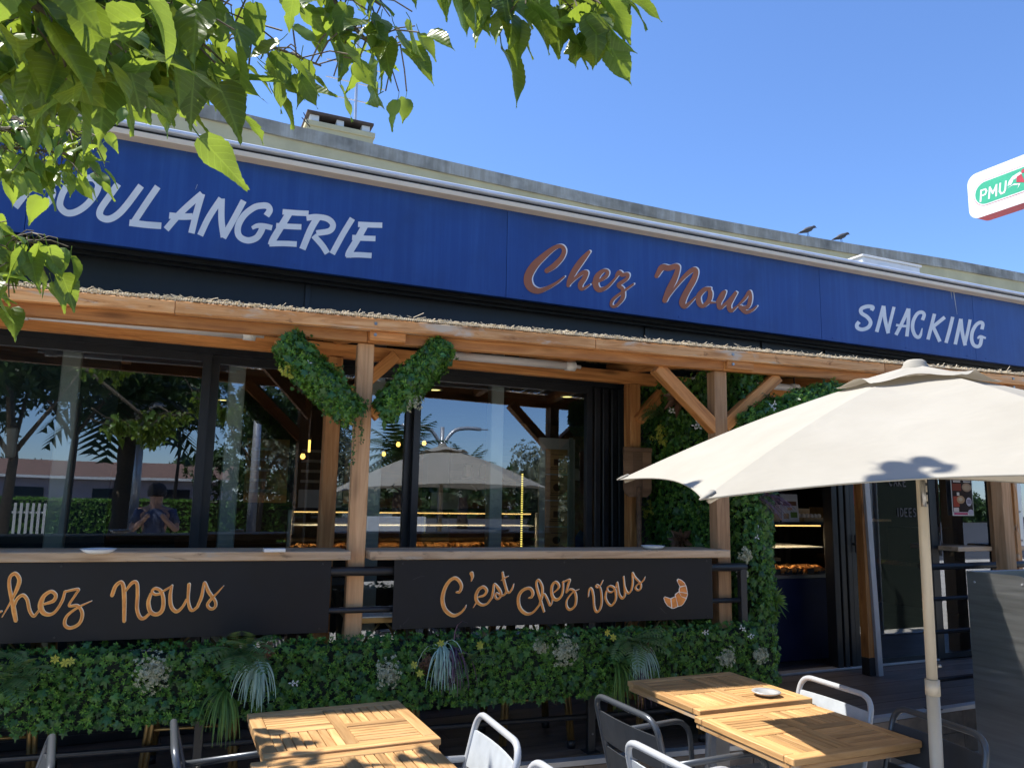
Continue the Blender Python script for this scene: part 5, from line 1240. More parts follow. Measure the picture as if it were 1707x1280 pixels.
# window lettering on the door glass: small grey capitals
def glyphs(txt, x, z, h, par, mat, y):
    S_g = {'I': [[(0, 0), (0, 1)]], 'D': [[(0, 0), (0, 1), (.4, .9), (.5, .5), (.4, .1), (0, 0)]], 'E': [[(.5, 0), (0, 0), (0, 1), (.5, 1)], [(0, .5), (.4, .5)]], 'S': [[(.5, .9), (.2, 1), (0, .8), (.1, .6), (.4, .45), (.5, .2), (.3, 0), (0, .1)]],
           'C': [[(.5, .85), (.25, 1), (0, .7), (0, .3), (.25, 0), (.5, .15)]], 'A': [[(0, 0), (.27, 1), (.55, 0)], [(.1, .35), (.45, .35)]], 'K': [[(0, 0), (0, 1)], [(.5, 1), (0, .45), (.5, 0)]],
           'P': [[(0, 0), (0, 1), (.4, .95), (.5, .75), (.4, .55), (0, .5)]], 'M': [[(0, 0), (.05, 1), (.35, .35), (.65, 1), (.7, 0)]], 'U': [[(0, 1), (0, .3), (.2, 0), (.4, .1), (.5, .35), (.5, 1)]]}
    for c in txt:
        mb = MB()
        for st in S_g[c]:
            for i in range(len(st)-1):
                a = np.array(st[i]); d = np.array(st[i+1])-a; L = np.hypot(*d); nn = np.array([-d[1], d[0]])/L*.085; d = d/L*.05
                q = [a-d-nn, a-d+nn, np.array(st[i+1])+d+nn, np.array(st[i+1])+d-nn]; mb.add([(x+p[0]*h*.9, y-.0002*i, z+p[1]*h) for p in q], [(0, 1, 2, 3)])
        mb.build('letter', mat, par); x += h*(.45 if c == 'I' else .78)
wl = thing('window_lettering', 'faint grey capitals reading IDEES and CAKE on the glass door', 'lettering', (6.0, GY, 1.6))
pass
glyphs('CAKE', 5.93, 1.83, .075, wl, M_['faint'], GY-.004); glyphs('IDEES', 6.02, 1.56, .07, wl, M_['faint'], GY-.004)
# ------------------------------------------------------------------ baker's peel on the rear post
pl_ = thing('bread_peel', 'dark wooden baker peel hung blade up on the rear post by the green wall', 'bread peel', (3.06, 4.655, 1.3))
bp = []
for x, z in ((-.115, 2.03), (.115, 2.03)): bp.append((3.06+x, z))
bp += [(3.175, 1.74), (3.165, 1.705), (3.13, 1.68), (2.99, 1.68), (2.955, 1.705), (2.945, 1.74)]
for k in range(3):
    x0 = 2.945+.0767*k; x1 = x0+.0755
    poly = [(x0, 2.03), (x1, 2.03), (x1, 1.74 if k == 2 else 1.68), ] + ([(3.165, 1.705), (3.13, 1.68)] if k == 2 else []) + ([(x0, 1.68)] if k else [(2.99, 1.68), (2.955, 1.705), (2.945, 1.74)])
    n = len(poly); b = MB(); b.add([(x, 4.650, z) for x, z in poly]+[(x, 4.665, z) for x, z in poly], [tuple(range(n)), tuple(range(n, 2*n))[::-1]]+[(i, i+n, (i+1) % n+n, (i+1) % n) for i in range(n)])
    b.build('board', M_['peel'], pl_)
bar('batten', (2.945, 4.645, 2.012), (3.175, 4.645, 2.012), .01, .03, M_['peel'], pl_, .002)
b = MB(); b.tube([(3.062, 4.645, 1.75), (3.062, 4.64, .62)], [.02, .0165], 10); b.build('handle', M_['peel'], pl_, True)

# ------------------------------------------------------------------ things inside
def display(name_lab, x0, x1, y0, y1, zb_, ztop, led_z, base_mat, seed):
    t = thing('display_case', name_lab, 'display case', ((x0+x1)/2, (y0+y1)/2, TZ))
    blk('base', (x0, y0, TZ), (x1, y1, zb_), base_mat, t, .004)
    blk('worktop', (x0-.01, y0-.015, zb_+.0005), (x1+.01, y1, zb_+.035), M_['steel'], t, .004)
    for X in (x0+.02, x1-.02): bar('corner_post', (X, y0+.03, zb_+.036), (X, y0+.03, ztop), .035, .035, M_['alu'], t, .003)
    blk('top_shelf', (x0, y0, ztop+.0005), (x1, y1, ztop+.022), M_['black'], t); blk('glass_shelf', (x0+.05, y0+.05, zb_+.26), (x1-.05, y1, zb_+.272), M_['leggrey'], t)
    blk('back_shelf', (x0+.05, y1-.16, zb_+.10), (x1-.05, y1, zb_+.13), M_['crate'], t)
    blk('led_strip', (x0+.05, y0+.015, led_z), (x1-.1, y0+.03, led_z+.010), M_['led'], t, 0)
    mesh('front_glass', [(x0+.04, y0+.012, zb_+.036), (x1-.04, y0+.012, zb_+.036), (x1-.04, y0+.012, ztop), (x0+.04, y0+.012, ztop)], [(0, 1, 2, 3)], M_['glass'], t)
    al = bpy.data.lights.new('case_light', 'AREA'); al.shape = 'RECTANGLE'; al.size = x1-x0-.2; al.size_y = .03; al.energy = 2.6*(x1-x0); al.color = (1, .72, .40)
    lo = bpy.data.objects.new('case_light', al); COL.objects.link(lo); lo.location = ((x0+x1)/2, y0+.06, led_z-.012); lo.rotation_euler = (R(18), 0, 0); setp(lo, t)
    return t
def loaf(loc, L, r_, rz, lab, grp):
    o = bpy.data.objects.new('bread_loaf', LOAF); COL.objects.link(o); o.location = loc; o.rotation_euler = (0, 0, rz); o.scale = (L, r_, r_*.8); tag(o, lab, 'bread', grp); return o
lb = MB(); seg = 11; lb.tube([(-.5+k/seg, .06*math.sin(k), 1.0) for k in range(seg+1)], [.15+1.0*math.sin(math.pi*(k+.35)/(seg+.7))**.5*(1-.09*(k % 2)) for k in range(seg+1)], 10)
_l = lb.build('bread_tmp', M_['bread'], None, True); LOAF = _l.data; bpy.data.objects.remove(_l)
d1 = display('navy bakery counter with glass display just inside the open entrance', 4.60, 5.60, 5.35, 6.1, 1.0, 1.47, 1.485-.03, M_['navy'], 1)
d2 = display('long bakery display with warm light strip, deep inside behind the windows', 1.0, 3.45, 7.0, 7.7, 1.12, 1.52, 1.50, M_['black'], 2)
for i in range(12):
    loaf((4.70+.068*i, 5.46+random.uniform(-.02, .05), 1.036+random.uniform(0, .01)), .22, .042, random.uniform(1.0, 2.0), 'golden loaf lying in the display case at the entrance', 'loaves in the entrance display')
for i in range(26):
    loaf((1.12+.088*i, 7.12+random.uniform(-.03, .12), 1.156), .20, .045, random.uniform(.6, 2.4), 'golden pastry lying in the long inner display', 'pastries in the inner display')
for i in range(3):
    b = MB(); x = 4.70+.12*i; b.box((x, 5.62, 1.13), (x+.10, 5.70, 1.36)); tag(b.build('paper_bag', M_['paper']), ('left', 'middle', 'right')[i]+' kraft paper bag of bread behind the loaves at the entrance', 'paper bag', 'bread bags at the entrance')
for i in range(6):
    b = MB(); b.box((4.78+.13*i, 5.345, 1.037), (4.86+.13*i, 5.35, 1.085)); tag(b.build('price_tag', M_['black']), 'small black price tag at the front of the entrance display', 'price tag', 'price tags at the entrance')
b = MB(); b.box((5.36, 5.42, 1.4925), (5.60, 5.56, 1.53)); et = b.build('egg_tray', M_['paper']); tag(et, 'egg tray full of pale eggs on top of the entrance display', 'egg tray')
for i in range(5):
    for j in range(2):
        b = MB(); b.lathe([(.001, 0), (.018, .012), (.021, .026), (.014, .042), (.001, .048)], (5.385+.047*i, 5.455+.05*j, 1.52), 10); b.build('egg', M_['eggs'], et, True)
b = MB(); b.add([(5.10, 5.42, 1.4925), (5.30, 5.42, 1.4925), (5.36, 5.50, 1.74), (5.16, 5.50, 1.74), (5.10, 5.43, 1.4925), (5.30, 5.43, 1.4925), (5.36, 5.51, 1.74), (5.16, 5.51, 1.74)], [(0, 1, 2, 3), (4, 7, 6, 5), (0, 4, 5, 1), (1, 5, 6, 2), (2, 6, 7, 3), (3, 7, 4, 0)])
mb_ = b.build('menu_stand', M_['plastic']); tag(mb_, 'leaning pale menu board on top of the entrance display', 'menu')
for (u0, u1, v0, v1, mt) in ((.08, .4, .1, .3, 'paper'), (.5, .9, .15, .35, 'blade'), (.1, .9, .58, .74, 'darkwood'), (.35, .62, .42, .52, 'crate')):
    P_ = lambda u, v: (5.10+.20*u+.06*v, 5.419+.08*v, 1.4925+.2475*v); mesh('print', [P_(u0, v0), P_(u1, v0), P_(u1, v1), P_(u0, v1)], [(0, 1, 2, 3)], M_[mt], mb_)
b = MB(); b.box((5.0, 5.45, 1.4925), (5.10, 5.54, 1.56)); tag(b.build('cardboard_box', M_['paper']), 'small cardboard box left of the menu board on the entrance display', 'box')
sb_ = blk('shelf_board', (3.6, 9.7, 1.9), (9.0, 10.13, 1.93), M_['darkwood']); tag(sb_, 'upper dark shelf along the back wall of the bakery', 'shelf')
sb2 = blk('shelf_board', (5.9, 7.2, 1.45), (8.6, 7.6, 1.48), M_['crate']); tag(sb2, 'lit wooden shelf seen through the glass door', 'shelf')
for i, (x, c) in enumerate(((6.0, 'crate'), (6.35, 'paper'), (6.7, 'eggs'), (7.0, 'crate'), (7.5, 'paper'), (8.0, 'crate'))):
    b = MB(); b.box((x, 7.25, 1.4805), (x+.26, 7.5, 1.60+.02*(i % 3))); tag(b.build('storage_box', M_[c]), ('first', 'second', 'third', 'fourth', 'fifth', 'sixth')[i]+' box from the left on the lit shelf behind the glass door', 'box', 'boxes on the inner shelf')
for i, (x0, x1, lab) in enumerate(((1.08, 1.46, 'white price board on the inner display, left of the left post'), (2.30, 2.58, 'white price board on the inner display, right of the window mullion'))):
    tag(blk('price_board', (x0, 7.0, 1.543), (x1, 7.02, 1.70), M_['plastic']), lab, 'board')
jar = MB(); jar.lathe([(.001, 0), (.055, .0), (.06, .02), (.06, .13), (.045, .15), (.045, .17), (.001, .17)], (0, 0, 0), 12); jo = jar.build('storage_jar', M_['eggs'], None, True)
tag(jo, 'pale storage jar on the dark back shelf', 'jar', 'jars on the back shelf'); jo.location = (3.75, 9.85, 1.931)
for k in range(1, 22): c_ = jo.copy(); COL.objects.link(c_); c_.location = (3.75+.24*k, 9.85+.03*(k % 3), 1.931)
for k in range(4):
    wp_ = blk('menu_board', (.9+.62*k, 10.17, 1.55), (1.42+.62*k, 10.197, 2.35), M_['black'] if k % 2 else M_['crate']); tag(wp_, ('first', 'second', 'third', 'fourth')[k]+' menu panel from the left on the back wall over the long display', 'menu')
    for r_ in range(5): mesh('print', [(.96+.62*k, 10.168, 2.20-.13*r_), (1.20+.62*k+.03*(r_ % 3), 10.168, 2.20-.13*r_), (1.20+.62*k+.03*(r_ % 3), 10.168, 2.235-.13*r_), (.96+.62*k, 10.168, 2.235-.13*r_)], [(0, 1, 2, 3)], M_['plastic'], wp_)
# LED dot string beside the crate lids, lid column, light string at the entrance
def ledstring(x, y, z0, z1, n, mt, lab):
    t = thing('light_string', lab, 'light string', (x, y, z0))
    b = MB(); b.tube([(x, y, z0), (x, y, z1)], .004, 5); b.build('cord', M_['black'], t); b = MB()
    for k in range(n): z = z0+(z1-z0)*(k+.5)/n; b.box((x-.006, y-.014, z-.004), (x+.006, y-.004, z+.004))
    b.build('lights', M_[mt], t)
ledstring(2.66, 5.75, 1.25, 1.86, 34, 'leddot', 'vertical string of yellow dots of light behind the right window')
M_['whitedot'] = emit('white_dots', (.9, .95, 1), 1.2)
ledstring(5.14, 5.70, 1.06, 1.95, 26, 'whitedot', 'vertical string of small white lights inside the entrance')
lc = thing('lid_board', 'tall white board of five branded wine crate lids behind the right window', 'board', (2.87, 5.5, TZ))
blk('backing_board', (2.70, 5.505, TZ), (3.02, 5.53, 2.14), M_['white'], lc); blk('side_strip', (2.96, 5.49, TZ), (2.995, 5.5045, 2.15), M_['column'], lc)
for i in range(5):
    z1 = 2.05-.205*i; l = blk('crate_lid', (2.75, 5.49, z1-.195), (2.945, 5.5045, z1), M_['crate'], lc, .003)
    y = 5.4885; cz = z1-.0975; cx = 2.8475
    for (a, c, e, g) in ((-.065, .065, -.062, -.056), (-.05, .05, .052, .058), (-.03, .03, -.03+.01*(i % 2), .02), (-.055, .055, -.048, -.042)):
        if i % 2 and e == -.03+.01: 
            b = MB(); n = 12; mesh('stamp', [(cx+.035*math.cos(2*math.pi*k/n), y, cz+.03*math.sin(2*math.pi*k/n)) for k in range(n)], [tuple(range(n))], M_['darkwood'], l); continue
        mesh('stamp', [(cx+a, y, cz+e), (cx+c, y, cz+e), (cx+c, y, cz+g), (cx+a, y, cz+g)], [(0, 1, 2, 3)], M_['darkwood'], l)
bc = MB(); bc.add([(2.98, 5.42, 1.25), (3.10, 5.42, 1.25), (3.09, 5.44, 1.38), (3.03, 5.44, 1.42), (2.99, 5.44, 1.36), (3.04, 5.48, 1.25)], [(0, 1, 2, 3, 4), (0, 4, 5), (4, 3, 5), (3, 2, 5), (2, 1, 5)]); tag(bc.build('blue_cloth', M_['bluecloth']), 'crumpled blue cloth behind the right window above the counter', 'cloth')
# pendant bulbs
for i, (x, y, r_) in enumerate(((504.7, 761, .022), (516, 738, .022), (639.7, 757, .02), (664, 741, .022), (707, 739, .022))):
    p = onY(x, y, 6.6+.15*i); t = thing('pendant_bulb', ['round glowing pendant bulb hanging left of the left timber post', 'long glowing filament bulb left of the left timber post', 'lowest pendant bulb right of the left timber post', 'middle pendant bulb right of the left timber post', 'pendant bulb beside the window mullion'][i], 'pendant lamp', (p.x, p.y, 2.75))
    b = MB(); b.tube([(p.x, p.y, 2.75), (p.x, p.y, p.z+r_*1.4)], .004, 5); b.build('cord', M_['black'], t)
    b = MB(); b.tube([(p.x, p.y, p.z+r_*1.1), (p.x, p.y, p.z+r_*2.4)], .016, 8); b.build('socket', M_['black'], t)
    b = MB()
    if i == 1: b.tube([(p.x, p.y, p.z-.08), (p.x, p.y, p.z+.03)], .010, 8)
    else: b.lathe([(.001, -r_), (r_*.7, -r_*.7), (r_, 0), (r_*.75, r_*.7), (r_*.4, r_*1.3)], p, 12)
    b.build('bulb', M_['bulb'], t, True)
# microwave oven on a shelf behind the right glass
mo = thing('microwave_oven', 'black microwave oven behind the right window below the poster', 'microwave', (6.75, 5.2, 1.12))
blk('body', (6.56, 5.16, 1.13), (7.06, 5.55, 1.45), M_['black'], mo, .008); blk('door', (6.565, 5.145, 1.14), (6.86, 5.1595, 1.44), M_['frame'], mo, .004)
b = MB(); b.tube([(6.75, 5.125, 1.17), (6.75, 5.125, 1.41)], .009, 8); b.build('handle', M_['alu'], mo, True)
b = MB(); b.tube([(6.93, 5.16, 1.21), (6.93, 5.13, 1.21)], .026, 16); b.build('knob', M_['gold'], mo, True)
s_ = blk('shelf_board', (6.46, 5.12, 1.09), (8.6, 5.6, 1.1295), M_['darkwood']); tag(s_, 'dark shelf carrying the microwave oven', 'shelf')
for k, (x, y, lab) in enumerate(((-.9, 6.5, 'dark round table far left inside the cafe'), (.2, 7.3, 'dark round table inside behind the left banner'), (1.9, 6.1, 'dark round table inside behind the right banner'))):
    t = thing('inner_table', lab, 'table', (x, y, TZ)); b = MB(); b.lathe([(.001, .74), (.35, .74), (.35, .77), (.001, .77)], (x, y, TZ), 20); b.build('top', M_['darkwood'], t)
    b = MB(); b.lathe([(.22, 0), (.22, .02), (.03, .05), (.03, .74)], (x, y, TZ), 14); b.build('pedestal', M_['black'], t)
for x0 in (-2.6, -1.2): 
    c_ = blk('inner_counter', (x0, 6.2, TZ), (x0+1.3, 6.9, 1.28), M_['teal']); tag(c_, 'dark teal counter inside the cafe at the far left' if x0 < -2 else 'second dark teal counter section inside the left window', 'counter')
wa = thing('wall_dispenser', 'white dispenser on the teal wall inside, far left', 'dispenser', (-.92, 6.0, 1.85)); blk('body', (-1.00, 6.0, 1.86), (-.92, 6.04, 2.06), M_['white'], wa, .01); blk('nozzle', (-.98, 5.995, 1.84), (-.94, 6.03, 1.8595), M_['black'], wa)
b_ = blk('teal_partition', (-1.5, 6.05, TZ), (-.35, 6.12, 2.74), M_['teal']); tag(b_, 'dark teal partition inside the left window carrying the dispenser', 'partition')

# ------------------------------------------------------------------ on the roof
ac = thing('air_conditioner', 'white outdoor air conditioner unit on the flat roof above the snacking sign', 'air conditioner', (7.5, 6.2, 3.76))
blk('casing', (7.06, 6.10, 3.82), (7.99, 6.44, 4.455), M_['white'], ac, .012); blk('top_cover', (7.04, 6.085, 4.4555), (8.01, 6.46, 4.480), M_['white'], ac, .006)
for x in (7.2, 7.8): blk('foot', (x, 6.1, 3.761), (x+.06, 6.44, 3.8195), M_['black'], ac)
b = MB(); n = 32; R0, R1 = .235, .265; vs = []
for k in range(n):
    a = 2*math.pi*k/n; c_, s_ = math.cos(a), math.sin(a); vs += [(7.40+R0*c_, 6.088, 4.14+R0*s_), (7.40+R1*c_, 6.088, 4.14+R1*s_), (7.40+R1*c_, 6.099, 4.14+R1*s_)]
b.add(vs, [(3*k, 3*k+1, 3*((k+1) % n)+1, 3*((k+1) % n)) for k in range(n)]+[(3*k+1, 3*k+2, 3*((k+1) % n)+2, 3*((k+1) % n)+1) for k in range(n)]); b.build('fan_ring', M_['white'], ac)
mesh('fan_grille', [(7.40+R0*math.cos(2*math.pi*k/n), 6.094, 4.14+R0*math.sin(2*math.pi*k/n)) for k in range(n)], [tuple(range(n))], M_['leggrey'], ac)
for k in range(3): blk('side_grip', (7.045, 6.16+.09*k, 4.33), (7.058, 6.21+.09*k, 4.36), M_['black'], ac)
an = thing('antenna', 'thin antenna mast standing on the roof behind the chimney', 'antenna', (1.93, 9.8, 5.24))
q0, q1 = onY(595, 195, 9.8), onY(598, 40, 9.8)
b = MB(); b.tube([(q0.x, 9.8, 5.24), q1], .02, 8); b.build('mast', M_['alu'], an)
for z in (7.45, 7.2, 6.95): b = MB(); b.tube([(q1.x-.4, 9.8, z), (q1.x+.4, 9.8, z)], .008, 6); b.build('element', M_['alu'], an)
for (x0, y0, x1, y1) in ((514, 205, 506, 188), (517, 212, 503, 196)):
    a, c_ = onY(x0, y0, 8.7), onY(x1, y1, 8.7); b = MB(); b.tube([a, c_], .006, 5); tag(b.build('stay_wire', M_['black']), 'upper thin wire stay left of the chimney' if y1 == 188 else 'lower thin wire stay left of the chimney', 'wire', 'wires by the chimney')
def bird(x, y, face, lab):
    p = onZ(x, y, 5.405); p.y += .07; t = thing('bird', lab, 'bird', p, 0, 'dark birds on the parapet'); s = 1.0; d = Vector((.9*face, -.25, 0)).normalized()
    P_ = lambda a, h: p+d*a+Vector((0, 0, h))
    b = MB(); b.tube([P_(-.13, .035), P_(-.08, .055), P_(-.02, .082), P_(.04, .108), P_(.075, .130), P_(.098, .142), P_(.118, .138), P_(.126, .134)], [.010, .020, .038, .036, .022, .022, .016, .004], 10)
    b.build('body', M_['feather'], t, True)
    b = MB(); b.tube([P_(.122, .136), P_(.145, .126)], [.006, .001], 6); b.build('beak', M_['black'], t)
    b = MB(); b.tube([P_(-.19, .005), P_(-.10, .045)], [.012, .016], 6, flat=.4); b.build('tail', M_['feather'], t)
    for sy in (-1, 1):
        o = Vector((d.y, -d.x, 0))*sy*.014; b = MB(); b.tube([P_(.0, .06)+o, P_(.005, .0)+o, P_(.022, .0)+o], .0035, 5); b.build('leg', M_['black'], t)
        o2 = Vector((d.y, -d.x, 0))*sy*.032; b = MB(); b.tube([P_(-.13, .045)+o2*.5, P_(-.05, .075)+o2, P_(.03, .11)+o2*.9], [.006, .022, .016], 6, flat=.5); b.build('wing', M_['feather'], t, True)
bird(1353, 391, 1, 'dark bird perched on the grey parapet, the left of the two'); bird(1409, 402, 1, 'dark bird perched on the grey parapet, the right of the two')
# projecting sign
PXs = 7.06
pm = thing('projecting_sign', 'white rounded projecting sign with a green lozenge reading PMU against the sky', 'sign', (PXs, 4.4, 4.5))
def rrect(y0, y1, z0, z1, r_, n=7):
    out = []
    for (cy, cz, a0) in ((y1-r_, z1-r_, 0), (y0+r_, z1-r_, 90), (y0+r_, z0+r_, 180), (y1-r_, z0+r_, 270)):
        for k in range(n+1): a = R(a0+90*k/n); out.append((cy+r_*math.cos(a), cz+r_*math.sin(a)))
    return out
YA, YB, ZA, ZB = 3.95, 4.815, 4.448, 4.905
oc = rrect(YA, YB, ZA, ZB, .10); n = len(oc); b = MB()
b.add([(PXs, y, z) for y, z in oc]+[(PXs+.16, y, z) for y, z in oc], [tuple(range(n))[::-1], tuple(range(n, 2*n))]); b.build('face', M_['white'], pm)
b = MB(); b.add([(PXs+.001, y*.998+.0088, z) for y, z in oc]+[(PXs+.159, y*.998+.0088, z) for y, z in oc], [(i, (i+1) % n, n+(i+1) % n, n+i) for i in range(n)]); M_['rededge'] = plain('red_edge', (.42, .03, .05), .5, 0, .1); b.build('rim', M_['rededge'], pm)
def ls(y0, y1, z0, z1, e, mt, nm): o_ = rrect(y0, y1, z0, z1, (z1-z0)/2-.001, 9); return mesh(nm, [(PXs-.001-e, y, z) for y, z in o_], [tuple(range(len(o_)))[::-1]], mt, pm)
M_['green'] = plain('sign_green', (.03, .36, .20), .5, 0, .08)
ls(4.073, 4.757, 4.547, 4.803, .0005, M_['rededge'], 'red_line'); ls(4.078, 4.752, 4.552, 4.798, .001, M_['white'], 'white_line'); ls(4.09, 4.74, 4.564, 4.786, .002, M_['green'], 'lozenge')
lt = MB()
S_g = {'P': [[(0, 0), (.12, 1), (.5, .98), (.58, .75), (.45, .5), (.06, .48)]], 'M': [[(0, 0), (.14, 1), (.36, .35), (.72, 1), (.62, 0)]], 'U': [[(.12, 1), (.02, .3), (.14, .02), (.38, .05), (.5, .3), (.6, 1)]]}
yc = 4.69
for c, adv in (('P', .085), ('M', .105), ('U', .09)):
    mb = MB()
    for st in S_g[c]:
        for i in range(len(st)-1):
            a = np.array(st[i]); d = np.array(st[i+1])-a; L = np.hypot(*d); nn = np.array([-d[1], d[0]])/L*.075; d = d/L*.06
            q = [a-d-nn, a-d+nn, np.array(st[i+1])+d+nn, np.array(st[i+1])+d-nn]; mb.add([(PXs-.004-.0002*i, yc-p[0]*.115, 4.605+p[1]*.105) for p in q], [(0, 1, 2, 3)])
    mb.build('letter', M_['white'], pm); yc -= adv
def mk(poly, mt, nm, e): mesh(nm, [(PXs-.004-e, y, z) for y, z in poly], [tuple(range(len(poly)))], mt, pm)
mk([(4.42, 4.66), (4.405, 4.70), (4.37, 4.735), (4.30, 4.752), (4.27, 4.735), (4.30, 4.71), (4.36, 4.70), (4.385, 4.66)], M_['white'], 'horse_mark', 0)
mk([(4.43, 4.635), (4.36, 4.66), (4.30, 4.64), (4.33, 4.60), (4.315, 4.635), (4.375, 4.648)], M_['white'], 'horse_mark', .0005)
mk([(4.335, 4.665), (4.33, 4.715), (4.285, 4.73), (4.265, 4.66), (4.20, 4.61), (4.285, 4.645)], M_['rededge'], 'rider_mark', .001)
mk([(4.285, 4.735), (4.28, 4.765), (4.25, 4.77), (4.225, 4.74), (4.25, 4.73)], M_['rededge'], 'rider_mark', .0015)
b = MB(); b.tube([(PXs+.08, YA+.02, 4.68), (PXs+.08, 3.75, 4.68)], .025, 10); b.build('bracket', M_['alu'], pm)
b = MB(); b.tube([(PXs+.08, 3.75, 0), (PXs+.08, 3.75, 4.9)], .045, 12); b.build('mast', M_['alu'], pm)

# ------------------------------------------------------------------ what stands behind the viewer (seen mirrored in the panes)
ft = thing('far_trees', 'far line of dark trees beyond the road, mirrored low in the panes', 'tree line', (0, -60, 0)); ft['kind'] = 'stuff'
ms = []
for _ in range(9000):
    x = rng.uniform(-70, 90); hh = 3.2+2.2*mnoise.noise(Vector((x*.12, 0, 0)))+1.0*mnoise.noise(Vector((x*.5, 3, 0)))
    ms.append((frame(rv()+np.array([0, 1, .4]), rv(), rng.uniform(.5, 1.0)), np.array([x, -52+rng.uniform(-3, 3), rng.uniform(0, 1)*hh])))
stuff(inst_mesh('tree_mass', SV, SF, ms, M_['envleaf'], ft))
road = struct(mesh('road', [(-60, -13, .004), (60, -13, .004), (60, -7, .004), (-60, -7, .004)], [(0, 1, 2, 3)], plain('asphalt', (.055, .055, .057), .9, 0, .2, 3, rand=False)))
for (x0, x1) in ((-14, 5.2),):
    t = thing('trimmed_hedge', 'long trimmed green hedge across the road, mirrored in the left windows', 'hedge', (-4, -18.5, 0))
    b = MB(); b.box((x0, -18.9, 0), (x1, -18.1, 1.35)); b.build('core', M_['core'], t)
    ms = []
    for _ in range(9000):
        x = rng.uniform(x0, x1)
        if rng.random() < .3: p = (x, rng.uniform(-18.95, -18.05), 1.38); n_ = (0, .2, 1)
        else: p = (x, -18.05, rng.uniform(.02, 1.4)); n_ = (0, 1, .2)
        ms.append((frame(np.array(n_)+rv(.5), rv(), rng.uniform(.05, .1)), np.array(p)+rv(.02)))
    stuff(inst_mesh('foliage', SV, SF, ms, M_['sprig'], t))
t = thing('reflection_hedge', 'added dark hedge out of view past the terrace, darkening the door glass reflection', 'hedge', (9.4, 0, 0))  # hedge added out of view so the door glass mirrors something dark
b = MB(); b.box((9.0, -9, 0), (9.8, 2.2, 2.3)); b.build('core', M_['core'], t)
ms = []
for _ in range(7000):
    y = rng.uniform(-9, 2.2); p = (8.97, y, rng.uniform(.02, 2.35)) if rng.random() < .8 else (rng.uniform(9, 9.8), y, 2.34)
    ms.append((frame(np.array([-1, 0, .2])+rv(.5), rv(), rng.uniform(.06, .12)), np.array(p)+rv(.04)))
stuff(inst_mesh('foliage', SV, SF, ms, M_['envleaf'], t))
def crown(t, c, rad, n, size, mat, flat=.8, lumps=9, nm='crown'):
    ms = []; c = np.array(c); Ls = [c+rv(.5)*rad*np.array([.75, .75, .6]) for _ in range(lumps)]
    for _ in range(n):
        l = Ls[rng.integers(lumps)]; o = rv(); o /= np.linalg.norm(o); ms.append((frame(o+rv(.5)+np.array([0, 0, .4]), rv()-np.array([0, 0, .5]), rng.uniform(.6, 1.2)*size), l+o*rad*.55*rng.uniform(.35, 1)*np.array([1, 1, flat])))
    return stuff(inst_mesh(nm, SV, SF, ms, mat, t))
def mirror(px, D): a = yaw+math.atan((px-PW/2)/FPX); return Vector((D*math.sin(a), 2*GY-D*math.cos(a), 0))
def leafy(px, D, h, rad, n, lab, mat='envleaf', size=.28, trunk=.11):
    p = mirror(px, D); t = thing('broadleaf_tree', lab, 'tree', p)
    b = MB(); b.tube([p, p+Vector((.1, 0, h*.4)), p+Vector((-.05, .1, h*.62))], [trunk, trunk*.7, trunk*.35], 8); b.build('trunk', M_['bark'], t, True)
    for k in range(4):
        a = k*1.6; b = MB(); b.tube([p+Vector((.05, 0, h*.4)), p+Vector((math.cos(a)*rad*.5, math.sin(a)*rad*.5, h*.72))], [trunk*.5, trunk*.15], 6); b.build('limb', M_['bark'], t, True)
    crown(t, p+Vector((0, 0, h*.72)), rad, n, size, M_[mat])
def palm(px, D, h, fl, lab, nf=30):
    p = mirror(px, D); t = thing('palm_tree', lab, 'palm tree', p); top = p+Vector((0, 0, h))
    b = MB(); b.tube([p+(top-p)*k/8 for k in range(9)], [.26+.05*(k % 2)-.012*k for k in range(9)], 10); b.build('trunk', M_['bark'], t, True)
    for k in range(nf):
        a = 2.4*k; el = 1.25-1.75*(k/nf); d = Vector((math.cos(a)*math.cos(el), math.sin(a)*math.cos(el), math.sin(el))); q = top.copy(); mb = MB(); S = 12
        for j in range(S):
            q2 = q+d*fl/S; s = d.cross(Vector((0, 0, 1))).normalized(); wl = fl*.30*math.sin(math.pi*(j+2)/(S+2.5))
            for sg in (-1, 1):
                tip = q+s*sg*wl+d*wl*.6+Vector((0, 0, -.28*wl)); mb.add([q, q+d*fl/S*.8, tip], [(0, 1, 2)])
            mb.tube([q, q2], .018*(1-j/S)+.004, 3, False); q = q2; d = (d+Vector((0, 0, -.10))).normalized()
        mb.build('frond', M_['palm'], t)
palm(215, 23, 4.3, 2.7, 'tall fan palm across the road, mirrored in the left window'); palm(672, 34, 3.4, 2.4, 'bushy palm mirrored left of the parasol in the right window'); palm(775, 42, 3.0, 2.0, 'far palm mirrored above the parasol in the right window')
leafy(120, 21, 7.2, 3.0, 2600, 'big dark leafy tree mirrored at the far left'); leafy(20, 17, 5.6, 2.2, 1800, 'leafy tree mirrored at the left edge'); leafy(300, 34, 8.6, 3.2, 2200, 'tall leafy tree mirrored right of the palm', 'envleaf', .28, .08)
leafy(440, 28, 5.6, 2.4, 1800, 'round leafy tree mirrored left of the left timber post', 'envleaf'); leafy(560, 21, 3.6, 1.4, 1500, 'pale olive tree mirrored at the left timber post', 'olive', .13, .1); leafy(930, 20, 2.9, 1.2, 1500, 'pale olive tree mirrored at the right end of the windows', 'olive', .12, .1)
leafy(1010, 30, 4.0, 2.0, 900, 'leafy tree mirrored behind the door'); leafy(490, 30, 4.4, 1.6, 1200, 'silvery olive tree mirrored beside the bulbs', 'olive', .16, .12)
leafy(-120, 22, 8, 3.4, 1800, 'tall leafy tree beyond the left edge')
